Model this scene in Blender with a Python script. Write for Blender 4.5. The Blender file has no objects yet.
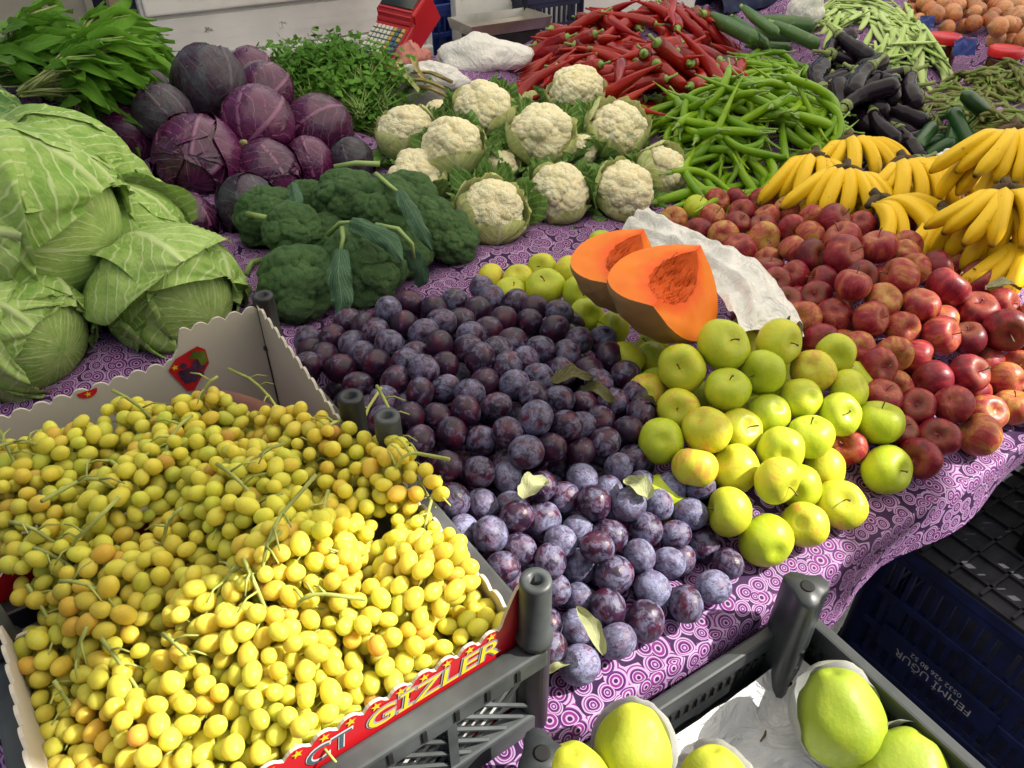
import bpy, bmesh, math, random
import numpy as np
from mathutils import Vector, Matrix, Euler, noise as mnoise

random.seed(7); rng = np.random.default_rng(11)
R_ = math.radians
PI = math.pi
scene = bpy.context.scene
COL = scene.collection

# ------------------------------------------------------------------ camera model
CAM_H, PITCH, FPX = 0.70, R_(37.0), 768.0
CT, ST = math.cos(PITCH), math.sin(PITCH)
def ray(u, v):
    a = (u-512)/FPX; b = (v-384)/FPX
    return np.array((a, CT-b*ST, -ST-b*CT))
def P(u, v, z=0.0):
    d = ray(u, v); t = (z-CAM_H)/d[2]
    return np.array((d[0]*t, d[1]*t, z))
def depth_of(p):
    return p[1]*CT-(p[2]-CAM_H)*ST
def pix(p):
    d = depth_of(p); dn = -p[1]*ST-(p[2]-CAM_H)*CT
    return 512+FPX*p[0]/d, 384+FPX*dn/d
IR = np.array((1., 0, 0)); IDN = np.array((0, -ST, -CT)); IF = np.array((0, CT, -ST))
def idir(r, d, f=0.0):
    w = r*IR+d*IDN+f*IF
    return w/np.linalg.norm(w)
# stall frame: e runs along the front edge, n goes to the back
E3 = np.array((math.cos(R_(32)), math.sin(R_(32)), 0.0)); N3 = np.array((-E3[1], E3[0], 0.0))
ORG = P(740, 614, 0)
def EN(e, n, z=0.0): return ORG+e*E3+n*N3+np.array((0, 0, z))
def toEN(p):
    d = np.asarray(p)[:2]-ORG[:2]
    return d@E3[:2], d@N3[:2]
MEN = Matrix(((E3[0], N3[0], 0, 0), (E3[1], N3[1], 0, 0), (0, 0, 1, 0), (0, 0, 0, 1)))
def men(e, n, z=0.0, rz=0.0):
    return Matrix.Translation(Vector(EN(e, n, z))) @ MEN @ Matrix.Rotation(rz, 4, 'Z')

cam = bpy.data.cameras.new('camera'); co = bpy.data.objects.new('camera', cam); COL.objects.link(co)
cam.sensor_width = 36; cam.lens = FPX/1024*36; cam.clip_start = 0.02; cam.clip_end = 500
co.location = (0, 0, CAM_H); co.rotation_euler = (PI/2-PITCH, 0, 0); scene.camera = co

# ------------------------------------------------------------------ mesh builder
class MB:
    def __init__(s): s.v = []; s.f = []; s.uv = []; s.mi = []; s.n = 0
    def add(s, V, F, UV=None, mi=0):
        V = np.asarray(V, float); b = s.n
        s.v.append(V); s.n += len(V)
        s.uv.append(np.zeros((len(V), 2)) if UV is None else np.asarray(UV, float))
        for f in F: s.f.append([i+b for i in f]); s.mi.append(mi)
        return s
    def tube(s, pts, rad, seg=8, mi=0, flat=1.0, up=None, lobes=0, lobe_amp=0.0, cap=True):
        pts = np.asarray(pts, float); n = len(pts)
        rad = np.full(n, rad) if np.isscalar(rad) else np.asarray(rad, float)
        T = np.gradient(pts, axis=0); T /= np.linalg.norm(T, axis=1)[:, None]+1e-12
        u0 = np.array((0, 0, 1.)) if up is None else np.asarray(up, float)
        if abs(T[0]@u0) > .95: u0 = np.array((1., 0, 0)) if abs(T[0][0]) < .9 else np.array((0, 1., 0))
        V = []; UV = []
        nx = u0
        L = np.concatenate(([0], np.cumsum(np.linalg.norm(np.diff(pts, axis=0), axis=1)))); L /= L[-1]+1e-12
        ang = np.arange(seg)*2*PI/seg
        for i in range(n):
            nx = nx-T[i]*(nx@T[i]); nx /= np.linalg.norm(nx)+1e-12
            ny = np.cross(T[i], nx)
            k = 1+lobe_amp*np.cos(lobes*ang) if lobes else np.ones(seg)
            ring = pts[i]+rad[i]*((np.cos(ang)*k*flat)[:, None]*nx+(np.sin(ang)*k)[:, None]*ny)
            V.append(ring); UV += [(a/(2*PI), L[i]) for a in ang]
        V = np.concatenate(V)
        F = []
        for i in range(n-1):
            for j in range(seg):
                a = i*seg+j; b = i*seg+(j+1) % seg
                F.append((a, b, b+seg, a+seg))
        if cap:
            F.append(tuple(range(seg))[::-1]); F.append(tuple((n-1)*seg+j for j in range(seg)))
        return s.add(V, F, UV, mi)
    def box(s, c, size, bev=0.0, M=None, mi=0, taper=1.0):
        bm = bmesh.new(); bmesh.ops.create_cube(bm, size=1)
        for v in bm.verts:
            k = taper if v.co.z > 0 else 1.0
            v.co = Vector((v.co.x*size[0]*k, v.co.y*size[1]*k, v.co.z*size[2]))
        if bev > 0: bmesh.ops.bevel(bm, geom=bm.edges[:], offset=bev, segments=2, profile=.6, affect='EDGES')
        bm.verts.index_update()
        V = [v.co+Vector(c) for v in bm.verts]
        if M is not None: V = [M @ v for v in V]
        F = [[v.index for v in f.verts] for f in bm.faces]; bm.free()
        return s.add([tuple(v) for v in V], F, None, mi)
    def lathe(s, prof, seg=16, M=None, mi=0):
        V = []; UV = []
        for k, (r, z) in enumerate(prof):
            for j in range(seg):
                a = 2*PI*j/seg; V.append((r*math.cos(a), r*math.sin(a), z)); UV.append((j/seg, k/(len(prof)-1)))
        F = []
        n = len(prof)
        for i in range(n-1):
            for j in range(seg):
                a = i*seg+j; b = i*seg+(j+1) % seg; F.append((a, b, b+seg, a+seg))
        F.append(tuple(range(seg))[::-1]); F.append(tuple((n-1)*seg+j for j in range(seg)))
        if M is not None: V = [tuple(M @ Vector(v)) for v in V]
        return s.add(V, F, UV, mi)
    def grid(s, G, UV=None, mi=0, closed_u=False):
        G = np.asarray(G, float); a, b = G.shape[:2]
        if UV is None:
            UV = np.stack(np.meshgrid(np.linspace(0, 1, a), np.linspace(0, 1, b), indexing='ij'), -1)
        F = []
        for i in range(a-1):
            for j in range(b-1):
                F.append((i*b+j, (i+1)*b+j, (i+1)*b+j+1, i*b+j+1))
        return s.add(G.reshape(-1, 3), F, np.asarray(UV).reshape(-1, 2), mi)
    def poly(s, pts, mi=0): return s.add(pts, [tuple(range(len(pts)))], None, mi)
    def mesh(s, name, mats, smooth=True, weld=False):
        me = bpy.data.meshes.new(name)
        V = np.concatenate(s.v) if s.v else np.zeros((0, 3))
        me.from_pydata(V.tolist(), [], s.f)
        UV = np.concatenate(s.uv)
        ul = me.uv_layers.new(name='UVMap')
        li = np.empty(len(me.loops), dtype=np.int32); me.loops.foreach_get('vertex_index', li)
        ul.data.foreach_set('uv', UV[li].astype(np.float32).ravel())
        if not isinstance(mats, (list, tuple)): mats = [mats]
        for m in mats: me.materials.append(m)
        me.polygons.foreach_set('material_index', np.asarray(s.mi, dtype=np.int32))
        me.polygons.foreach_set('use_smooth', np.full(len(me.polygons), smooth))
        me.update()
        if weld:
            bm = bmesh.new(); bm.from_mesh(me); bmesh.ops.remove_doubles(bm, verts=bm.verts, dist=1e-5)
            bmesh.ops.recalc_face_normals(bm, faces=bm.faces); bm.to_mesh(me); bm.free()
        return me

def inst(mesh, name, M=None, parent=None):
    o = bpy.data.objects.new(name, mesh); COL.objects.link(o)
    if parent is not None: o.parent = parent
    if M is not None: o.matrix_local = M
    return o
def empty(name, M):
    o = bpy.data.objects.new(name, None); COL.objects.link(o); o.matrix_local = M
    o.empty_display_size = .02
    return o
def tag(o, label, cat, group=None):
    o['label'] = label; o['category'] = cat
    if group: o['group'] = group
    return o
def struct(o): o['kind'] = 'structure'; return o
def copy_tree(o, M=None, parent=None):
    c = o.copy(); COL.objects.link(c)
    if parent is not None: c.parent = parent; 
    if M is not None: c.matrix_local = M
    for ch in list(o.children): copy_tree(ch, None, c)
    return c
def TM(p, rot=None, s=1.0):
    M = Matrix.Translation(Vector([float(x) for x in p]))
    if rot is not None: M = M @ (rot.to_4x4() if hasattr(rot, 'to_4x4') else rot)
    if np.isscalar(s): s = (s, s, s)
    return M @ Matrix.Diagonal((float(s[0]), float(s[1]), float(s[2]), 1))
def rot_to(axis, roll=0.0):
    """rotation taking local +Z to axis, then roll about it"""
    q = Vector((0, 0, 1)).rotation_difference(Vector([float(x) for x in axis]))
    return q.to_matrix().to_4x4() @ Matrix.Rotation(roll, 4, 'Z')
def rnd_rot():
    return Euler((random.uniform(0, 2*PI), random.uniform(0, 2*PI), random.uniform(0, 2*PI))).to_matrix().to_4x4()
def frame(x, y, z):
    M = Matrix.Identity(4)
    for i, a in enumerate((x, y, z)):
        for k in range(3): M[k][i] = float(a[k])
    return M

# ------------------------------------------------------------------ materials
class NT:
    def __init__(s, name):
        s.m = bpy.data.materials.new(name); s.m.use_nodes = True
        s.t = s.m.node_tree; s.b = s.t.nodes['Principled BSDF']; s.out = s.t.nodes['Material Output']
    def n(s, ty, props=None, **inp):
        nd = s.t.nodes.new('ShaderNode'+ty)
        for k, v in (props or {}).items(): setattr(nd, k, v)
        for k, v in inp.items():
            key = k.replace('_', ' ')
            tgt = nd.inputs[int(k[1:])] if (k[0] == 'i' and k[1:].isdigit()) else nd.inputs[key]
            s.set(tgt, v)
        return nd
    def set(s, tgt, v):
        if hasattr(v, 'is_output'): s.t.links.new(v, tgt)
        elif hasattr(v, 'outputs'): s.t.links.new(v.outputs[0], tgt)
        else:
            if isinstance(v, (tuple, list)) and len(v) == 3 and tgt.type == 'RGBA': v = (*v, 1)
            tgt.default_value = v
    def bs(s, **kw):
        for k, v in kw.items(): s.set(s.b.inputs[k.replace('_', ' ')], v)
        return s
    def ramp(s, fac, stops, interp='LINEAR'):
        r = s.t.nodes.new('ShaderNodeValToRGB'); s.t.links.new(fac if hasattr(fac, 'is_output') else fac.outputs[0], r.inputs[0])
        cr = r.color_ramp; cr.interpolation = interp
        while len(cr.elements) < len(stops): cr.elements.new(.5)
        for e, (p, c) in zip(cr.elements, stops):
            e.position = p; e.color = (c, c, c, 1) if np.isscalar(c) else (*c[:3], 1)
        return r.outputs[0]
    def mix(s, fac, a, b, blend='MIX'):
        m = s.t.nodes.new('ShaderNodeMix'); m.data_type = 'RGBA'; m.blend_type = blend; m.clamp_factor = True
        s.set(m.inputs[0], fac); s.set(m.inputs[6], a); s.set(m.inputs[7], b)
        return m.outputs[2]
    def math(s, op, a, b=None, c=None):
        m = s.t.nodes.new('ShaderNodeMath'); m.operation = op
        s.set(m.inputs[0], a)
        if b is not None: s.set(m.inputs[1], b)
        if c is not None: s.set(m.inputs[2], c)
        return m.outputs[0]
    def objco(s, scale=(1, 1, 1), rnd=True):
        tc = s.n('TexCoord'); oi = s.n('ObjectInfo')
        mp = s.n('Mapping'); s.t.links.new(tc.outputs['Object'], mp.inputs['Vector']); mp.inputs['Scale'].default_value = scale
        if rnd:
            k = s.math('MULTIPLY', oi.outputs['Random'], 37.0)
            cx = s.n('CombineXYZ', X=k, Y=k, Z=k); s.t.links.new(cx.outputs[0], mp.inputs['Location'])
        return mp.outputs[0]
    def rand(s): return s.n('ObjectInfo').outputs['Random']
    def uv(s):
        tc = s.n('TexCoord'); sx = s.n('SeparateXYZ', Vector=tc.outputs['UV']); return tc.outputs['UV'], sx.outputs[0], sx.outputs[1]
    def noise(s, vec, scale, detail=3, rough=.55, dist=0.0):
        return s.n('TexNoise', Vector=vec, Scale=scale, Detail=detail, Roughness=rough, Distortion=dist).outputs[0]
    def bump(s, h, strength=.3, dist=.01):
        s.set(s.b.inputs['Normal'], s.n('Bump', Height=h, Strength=strength, Distance=dist).outputs[0]); return s

def simple(name, col, rough=.5, spec=.5, nscale=8, var=.25, metal=0.0, bump=0.0, bd=.002, col2=None):
    t = NT(name); v = t.objco()
    f = t.noise(v, nscale, 4)
    d = tuple(c*(1-var) for c in col); b = tuple(min(1, c*(1+var)) for c in col)
    c = t.ramp(f, [(.3, d), (.7, col2 or b)])
    t.bs(Base_Color=c, Roughness=rough, Metallic=metal); t.b.inputs['Specular IOR Level'].default_value = spec
    if bump: t.bump(t.noise(v, nscale*4, 3), bump, bd)
    return t.m
M = {}

def mk_fruit(name, cols, streak=(1, 1, .25), scale=2.2, rough=.33, specks=None, spec=.5, coat=0.0, endcol=None, sss=0.0, ek=1.0):
    t = NT(name); v = t.objco(streak)
    f = t.noise(v, scale, 5, .6, .4)
    f2 = t.noise(t.objco((1, 1, .12)), scale*5, 2)
    r = t.rand()
    x = t.math('ADD', t.math('ADD', f, t.math('MULTIPLY', t.math('SUBTRACT', r, .5), .46)), t.math('MULTIPLY', t.math('SUBTRACT', f2, .5), .22))
    c = t.ramp(x, cols)
    if endcol:
        tc = t.n('TexCoord'); sz = t.n('SeparateXYZ', Vector=tc.outputs['Object']).outputs[2]
        a = t.ramp(t.math('MULTIPLY_ADD', sz, .5, .5), [(.0, .6*ek), (.14, .1*ek), (.3, 0.), (.80, 0.), (.95, .75*ek)])
        c = t.mix(a, c, endcol)
    if specks:
        vo = t.n('TexVoronoi', Vector=t.objco(), Scale=specks[0]).outputs['Distance']
        c = t.mix(t.ramp(vo, [(.0, specks[2]), (.09, specks[2]), (.14, 0.)]), c, specks[1])
    t.bs(Base_Color=c, Roughness=t.ramp(t.noise(t.objco(), 4, 3), [(.3, rough*.85), (.7, rough*1.3)]))
    t.b.inputs['Specular IOR Level'].default_value = spec; t.b.inputs['Coat Weight'].default_value = coat; t.b.inputs['Coat Roughness'].default_value = .2
    if sss: t.b.inputs['Subsurface Weight'].default_value = sss; t.b.inputs['Subsurface Radius'].default_value = (.3, .25, .05); t.b.inputs['Subsurface Scale'].default_value = .02
    t.bump(t.noise(t.objco(), 9, 3), .06, .03)
    return t.m
M['red_apple'] = mk_fruit('red_apple_skin', [(.24, (.11, .007, .014)), (.42, (.22, .012, .025)), (.54, (.33, .030, .038)), (.66, (.42, .11, .045)), (.82, (.50, .28, .06))],
                          specks=(14, (.45, .25, .12), .35), rough=.36, endcol=(.36, .20, .06), ek=.6, spec=.32)
M['yellow_apple'] = mk_fruit('yellow_apple_skin', [(.25, (.42, .52, .025)), (.48, (.53, .58, .035)), (.68, (.64, .60, .04)), (.9, (.64, .32, .06))],
                             specks=(9, (.30, .22, .06), .5), rough=.36, endcol=(.34, .40, .03), spec=.35)
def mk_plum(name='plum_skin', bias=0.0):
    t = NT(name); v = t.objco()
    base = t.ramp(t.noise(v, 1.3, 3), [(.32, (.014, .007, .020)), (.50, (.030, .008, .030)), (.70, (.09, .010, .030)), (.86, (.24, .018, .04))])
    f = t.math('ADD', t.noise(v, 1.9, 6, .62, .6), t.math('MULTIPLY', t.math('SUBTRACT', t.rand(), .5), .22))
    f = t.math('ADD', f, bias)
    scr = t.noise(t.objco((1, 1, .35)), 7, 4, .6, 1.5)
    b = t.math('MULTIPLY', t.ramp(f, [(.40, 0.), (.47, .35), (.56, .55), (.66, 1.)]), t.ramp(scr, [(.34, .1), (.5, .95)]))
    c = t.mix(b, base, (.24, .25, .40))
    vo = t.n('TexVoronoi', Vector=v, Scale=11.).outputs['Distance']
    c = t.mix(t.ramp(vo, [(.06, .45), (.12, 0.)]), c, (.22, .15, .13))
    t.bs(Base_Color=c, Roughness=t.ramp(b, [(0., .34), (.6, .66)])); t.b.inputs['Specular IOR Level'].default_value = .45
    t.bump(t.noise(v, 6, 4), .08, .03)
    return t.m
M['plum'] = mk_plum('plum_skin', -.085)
M['plum_sunlit'] = mk_plum('sunlit_plum_skin', .012)  # same skin twice: heavier bloom paints the sun, thinner bloom the shade
def mk_grape():
    t = NT('grape_skin'); r = t.rand()
    oi = t.n('ObjectInfo'); v = t.objco()
    c = t.ramp(r, [(.0, (.64, .66, .10)), (.35, (.86, .74, .12)), (.7, (.92, .73, .11)), (.90, (.92, .66, .10)), (.985, (.84, .50, .09)), (1., (.55, .30, .07))])
    c = t.mix(1.0, c, oi.outputs['Color'], 'MULTIPLY')
    f = t.noise(v, 1.6, 4)
    c = t.mix(t.ramp(f, [(.55, 0.), (.8, .4)]), c, (.62, .40, .07))
    c = t.mix(t.ramp(t.noise(v, 2.3, 5, .7), [(.52, 0.), (.76, .35)]), c, (.88, .80, .34))
    c = t.mix(t.ramp(t.n('TexVoronoi', Vector=v, Scale=2.6).outputs['Distance'], [(.05, .6), (.10, 0.)]), c, (.30, .17, .04))
    tc = t.n('TexCoord'); sz = t.n('SeparateXYZ', Vector=tc.outputs['Object']).outputs[2]
    c = t.mix(t.ramp(t.math('MULTIPLY_ADD', sz, -.4, .5), [(1.002, 0.), (1.015, .75)]), c, (.14, .09, .03))
    t.bs(Base_Color=c, Roughness=t.ramp(t.noise(v, 5, 3), [(.3, .26), (.7, .48)]))
    t.b.inputs['Subsurface Weight'].default_value = 1.0; t.b.inputs['Subsurface Radius'].default_value = (1, .8, .2); t.b.inputs['Subsurface Scale'].default_value = .013; t.b.inputs['Transmission Weight'].default_value = .05; t.b.inputs['IOR'].default_value = 1.38
    t.b.inputs['Specular IOR Level'].default_value = .45
    cr = t.mix(1.0, t.mix(.45, c, (1., .97, .62)), oi.outputs['Color'], 'MULTIPLY'); rf = t.n('BsdfRefraction', Color=cr, Roughness=.28, IOR=1.36); mx = t.n('MixShader', Fac=GR_T)
    t.t.links.new(t.b.outputs[0], mx.inputs[1]); t.t.links.new(rf.outputs[0], mx.inputs[2]); t.t.links.new(mx.outputs[0], t.out.inputs[0])
    return t.m
GR_T = .13
M['grape'] = mk_grape()
def mk_veined(name, base, dark, vein, k=9.0, sub=16., rough=.42, bloom=None, vw=.10, trans=0.15, tintr=.25, fk=1.0):
    t = NT(name); uvv, x, y = t.uv()
    ax = t.math('ABSOLUTE', x)
    wob = t.math('MULTIPLY', t.math('SUBTRACT', t.noise(uvv, 3.2, 3), .5), .22)
    ph = t.math('ADD', t.math('SUBTRACT', y, t.math('MULTIPLY', t.math('POWER', ax, .8), .62)), wob)
    fr = t.math('ABSOLUTE', t.math('SUBTRACT', t.math('FRACT', t.math('MULTIPLY', ph, k)), .5))
    lat = t.ramp(fr, [(0., 1.), (vw*.5, .85), (vw*1.3, 0.)])
    mid = t.ramp(ax, [(0., 1.), (.02, 1.), (.05, 0.)])
    ed = t.n('TexVoronoi', {'feature': 'DISTANCE_TO_EDGE'}, Vector=uvv, Scale=sub).outputs['Distance']
    fine = t.ramp(ed, [(0., .55*fk), (.05, .12*fk), (.12, 0.)])
    m = t.math('MAXIMUM', t.math('MAXIMUM', lat, mid), fine)
    f = t.noise(t.objco(), 5., 5)
    c0 = t.ramp(t.math('ADD', f, t.math('MULTIPLY', t.math('SUBTRACT', t.rand(), .5), tintr)), [(.3, dark), (.68, base)])
    if bloom:
        c0 = t.mix(t.ramp(t.noise(t.objco(), 2.4, 5, .6), [(.42, 0.), (.62, .75)]), c0, bloom)
    c = t.mix(t.math('MULTIPLY', m, .8), c0, vein)
    t.bs(Base_Color=c, Roughness=rough)
    t.b.inputs['Specular IOR Level'].default_value = .4 if rough < .35 else .2
    h = t.math('ADD', t.math('MULTIPLY', m, .6), t.noise(uvv, 22., 3))
    t.bump(h, .35, .0035)
    if trans:
        tr = t.n('BsdfTranslucent', Color=c); mx = t.n('MixShader', Fac=trans)
        t.t.links.new(t.b.outputs[0], mx.inputs[1]); t.t.links.new(tr.outputs[0], mx.inputs[2]); t.t.links.new(mx.outputs[0], t.out.inputs[0])
    return t.m
M['cabbage'] = mk_veined('cabbage_leaf', (.46, .64, .18), (.24, .44, .07), (.66, .78, .36), 9., sub=13., fk=.5)
M['cabbage_dark'] = mk_veined('cabbage_outer_leaf', (.16, .32, .09), (.07, .19, .05), (.38, .50, .20), 8.)
M['red_cabbage'] = mk_veined('red_cabbage_leaf', (.12, .012, .075), (.034, .006, .030), (.27, .10, .19), 6., rough=.21, vw=.035, trans=0, fk=.25)
for nd_ in M['red_cabbage'].node_tree.nodes:
    if nd_.type == 'BSDF_PRINCIPLED': nd_.inputs['Coat Weight'].default_value = .35; nd_.inputs['Coat Roughness'].default_value = .22
M['blue_cabbage'] = mk_veined('red_cabbage_waxy_leaf', (.06, .025, .05), (.018, .012, .02), (.12, .10, .12), 6., rough=.34, bloom=(.065, .078, .09), vw=.03, trans=0, fk=.25)
M['spinach'] = mk_veined('spinach_leaf', (.18, .42, .035), (.065, .21, .018), (.26, .44, .07), 7., trans=.25, fk=.3)
M['parsley'] = mk_veined('parsley_leaf', (.16, .39, .04), (.07, .23, .02), (.18, .36, .06), 4., trans=.25)
M['brocleaf'] = mk_veined('broccoli_leaf', (.055, .13, .07), (.035, .085, .045), (.14, .25, .12), 7., trans=.1)
M['caulileaf'] = mk_veined('cauliflower_leaf', (.15, .30, .06), (.07, .19, .035), (.40, .52, .18), 6., trans=.2)
M['cauliwrap'] = mk_veined('cauliflower_inner_leaf', (.70, .72, .30), (.55, .64, .18), (.84, .84, .55), 6., trans=.2)
M['dryleaf'] = mk_veined('dry_plum_leaf', (.10, .10, .03), (.05, .045, .02), (.18, .16, .07), 6., trans=.1)
M['paleleaf'] = mk_veined('wilted_pale_leaf', (.42, .44, .22), (.28, .32, .12), (.55, .55, .35), 6., trans=.2)

def mk_curd(name, cols, bscale, bst, deep):
    t = NT(name); v = t.objco()
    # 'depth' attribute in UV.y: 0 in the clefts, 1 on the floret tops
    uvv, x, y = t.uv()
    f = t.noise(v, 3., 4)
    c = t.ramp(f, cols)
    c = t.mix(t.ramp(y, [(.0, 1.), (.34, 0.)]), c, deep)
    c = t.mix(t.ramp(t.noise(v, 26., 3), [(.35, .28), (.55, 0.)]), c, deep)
    t.bs(Base_Color=c, Roughness=.65); t.b.inputs['Specular IOR Level'].default_value = .25
    vo = t.n('TexVoronoi', Vector=v, Scale=bscale).outputs['Distance']
    t.bump(t.math('SUBTRACT', 1.0, vo), bst, .03)
    return t
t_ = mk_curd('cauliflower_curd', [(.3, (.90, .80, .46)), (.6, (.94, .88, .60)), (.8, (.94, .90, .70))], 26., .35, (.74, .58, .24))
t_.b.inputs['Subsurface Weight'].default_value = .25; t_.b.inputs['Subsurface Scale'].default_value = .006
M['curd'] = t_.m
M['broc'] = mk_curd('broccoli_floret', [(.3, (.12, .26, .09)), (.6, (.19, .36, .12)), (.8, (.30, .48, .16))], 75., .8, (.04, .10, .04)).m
M['broc_stalk'] = simple('broccoli_stalk', (.30, .42, .12), .5, nscale=5)
def mk_along(name, stops, rough=.3, nz=.06, spec=.5, coat=0., tint=None, bump=.05, spots=None, sss=0):
    t = NT(name); uvv, x, y = t.uv()
    yy = t.math('ADD', y, t.math('MULTIPLY', t.math('SUBTRACT', t.noise(t.objco(), 40., 3), .5), nz))
    c = t.ramp(yy, stops)
    if tint:
        c = t.mix(t.ramp(t.rand(), [(.0, 0.), (1., tint[1])]), c, tint[0])
        c = t.mix(t.ramp(t.noise(t.objco(), 22., 3), [(.52, 0.), (.75, tint[1]*1.1)]), c, tint[0])
    if spots:
        c = t.mix(t.ramp(t.noise(t.objco(), spots[0], 4, .7), [(spots[2], 0.), (spots[2]+.08, .85)]), c, spots[1])
    t.bs(Base_Color=c, Roughness=rough); t.b.inputs['Specular IOR Level'].default_value = spec; t.b.inputs['Coat Weight'].default_value = coat
    t.bump(t.noise(t.objco(), 60., 3), bump, .004)
    if sss: t.b.inputs['Subsurface Weight'].default_value = sss; t.b.inputs['Subsurface Scale'].default_value = .01
    return t.m
M['gpep'] = mk_along('green_pepper_skin', [(0., (.21, .38, .008)), (.6, (.25, .42, .010)), (1., (.34, .50, .03))], .24, spec=.3, tint=((.085, .22, .008), .7))
M['gstem'] = simple('green_stem', (.22, .36, .07), .5, nscale=30)
M['rpep'] = mk_along('red_pepper_skin', [(0., (.15, .006, .008)), (.3, (.24, .004, .008)), (1., (.31, .007, .009))], .2, spec=.35, tint=((.46, .03, .010), .5), spots=(9., (.10, .045, .012), .66))
M['egg'] = mk_along('eggplant_skin', [(0., (.012, .006, .013)), (.9, (.010, .006, .012)), (1., (.02, .01, .015))], .13, spec=.22)
M['eggcap'] = simple('eggplant_calyx', (.20, .25, .07), .6, nscale=25, var=.4)
M['zuc'] = mk_along('zucchini_skin', [(0., (.045, .12, .025)), (1., (.03, .085, .018))], .34, tint=((.075, .17, .03), .6), spots=(55., (.13, .22, .06), .60))
M['cuke'] = mk_along('cucumber_skin', [(0., (.018, .07, .016)), (.8, (.028, .10, .02)), (1., (.06, .15, .03))], .3, tint=((.012, .045, .012), .6))
M['bean'] = mk_along('flat_bean_skin', [(0., (.38, .54, .13)), (.5, (.42, .60, .15)), (1., (.48, .64, .20))], .45, spec=.3, tint=((.55, .66, .28), .6))
M['okra'] = mk_along('small_pepper_skin', [(0., (.22, .24, .07)), (.3, (.15, .26, .035)), (1., (.24, .36, .06))], .45, spec=.3, tint=((.13, .10, .03), .75))
M['banana'] = mk_along('banana_peel', spec=.3, stops=[(0., (.42, .36, .05)), (.10, (.78, .54, .03)), (.3, (.88, .56, .012)), (.9, (.88, .55, .012)), (.96, (.45, .33, .03)), (.985, (.05, .03, .012)), (1., (.03, .02, .01))],
                       rough=.45, nz=.03, tint=((.82, .50, .012), .3), spots=(32., (.16, .07, .014), .64))
M['bcrown'] = simple('banana_crown', (.07, .045, .02), .8, nscale=40, var=.6)
M['twig'] = simple('twig_brown', (.16, .10, .04), .7, nscale=40)
M['gtwig'] = simple('grape_stem', (.36, .40, .09), .55, nscale=25, var=.35)
M['root'] = simple('pale_root_stems', (.52, .54, .22), .5, nscale=20, var=.35)
M['leek'] = simple('dry_leek', (.42, .34, .12), .5, nscale=20, var=.4)
M['onion'] = mk_fruit('onion_skin', [(.3, (.40, .11, .035)), (.55, (.56, .21, .075)), (.8, (.66, .32, .13))], streak=(2, 2, .2), rough=.3, endcol=(.35, .2, .1))
M['quince'] = mk_fruit('quince_skin', [(.25, (.27, .36, .02)), (.55, (.37, .43, .022)), (.85, (.46, .47, .03))], streak=(1, 1, .8), scale=1.6, specks=(12, (.25, .25, .03), .5), rough=.5)
M['black'] = simple('black_crate_plastic', (.018, .020, .021), .42, nscale=30, var=.4, bump=.06)
M['grey'] = simple('grey_crate_plastic', (.060, .068, .070), .45, nscale=14, var=.6, bump=.06)
M['slate'] = simple('slate_crate_plastic', (.035, .040, .043), .4, nscale=25, var=.35, bump=.06)
M['hole'] = simple('dark_hole', (.004, .004, .004), .8)
M['blue'] = simple('blue_crate_plastic', (.012, .024, .125), .5, nscale=20, var=.5)
M['blue2'] = simple('bright_blue_plastic', (.015, .035, .20), .4, nscale=12, var=.4)
M['navy'] = simple('navy_plastic', (.012, .018, .05), .5, nscale=12, var=.4)
M['white_print'] = simple('pale_print', (.34, .34, .36), .6)
M['kraft'] = simple('grey_board', (.58, .53, .44), .75, nscale=3, var=.12, bump=.04)
M['kraftw'] = simple('white_board', (.78, .77, .75), .7, nscale=3, var=.08)
M['redprint'] = simple('red_print', (.58, .012, .02), .35, nscale=6, var=.12)
M['yelprint'] = simple('yellow_print', (.85, .62, .02), .4, nscale=6, var=.08)
M['greenprint'] = simple('green_print', (.08, .38, .04), .4, nscale=6, var=.15)
M['grapeprint'] = simple('purple_grape_print', (.06, .025, .07), .4, nscale=60, var=.7)
M['olive'] = simple('vine_leaf_print', (.12, .17, .02), .4, nscale=30, var=.6)
M['pinkfoam'] = simple('pink_paper', (.80, .38, .42), .7, nscale=6, var=.12, bump=.05)
M['white_ink'] = simple('white_stencil_ink', (.75, .75, .78), .6)
M['scale_red'] = simple('red_scale_plastic', (.45, .012, .02), .3, nscale=10, var=.15)
M['screen'] = simple('dark_display', (.02, .025, .022), .12)
M['key'] = simple('pale_keys', (.62, .60, .50), .5)
M['key2'] = simple('amber_keys', (.55, .36, .06), .5)
M['key3'] = simple('slate_keys', (.06, .12, .16), .5)
M['steel'] = simple('steel', (.42, .40, .36), .3, nscale=12, metal=.85, var=.2)
M['jarglass'] = simple('dark_sauce_jar', (.06, .012, .006), .1, nscale=10)
M['redlid'] = simple('red_lid', (.55, .012, .015), .35)
M['wood'] = simple('pale_wood', (.42, .33, .20), .7, nscale=15)
M['asphalt'] = simple('asphalt', (.05, .05, .05), .9, nscale=60, var=.4, bump=.3)
M['darkcloth'] = simple('navy_cloth', (.012, .02, .065), .85, nscale=30, var=.5, bump=.2)
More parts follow.
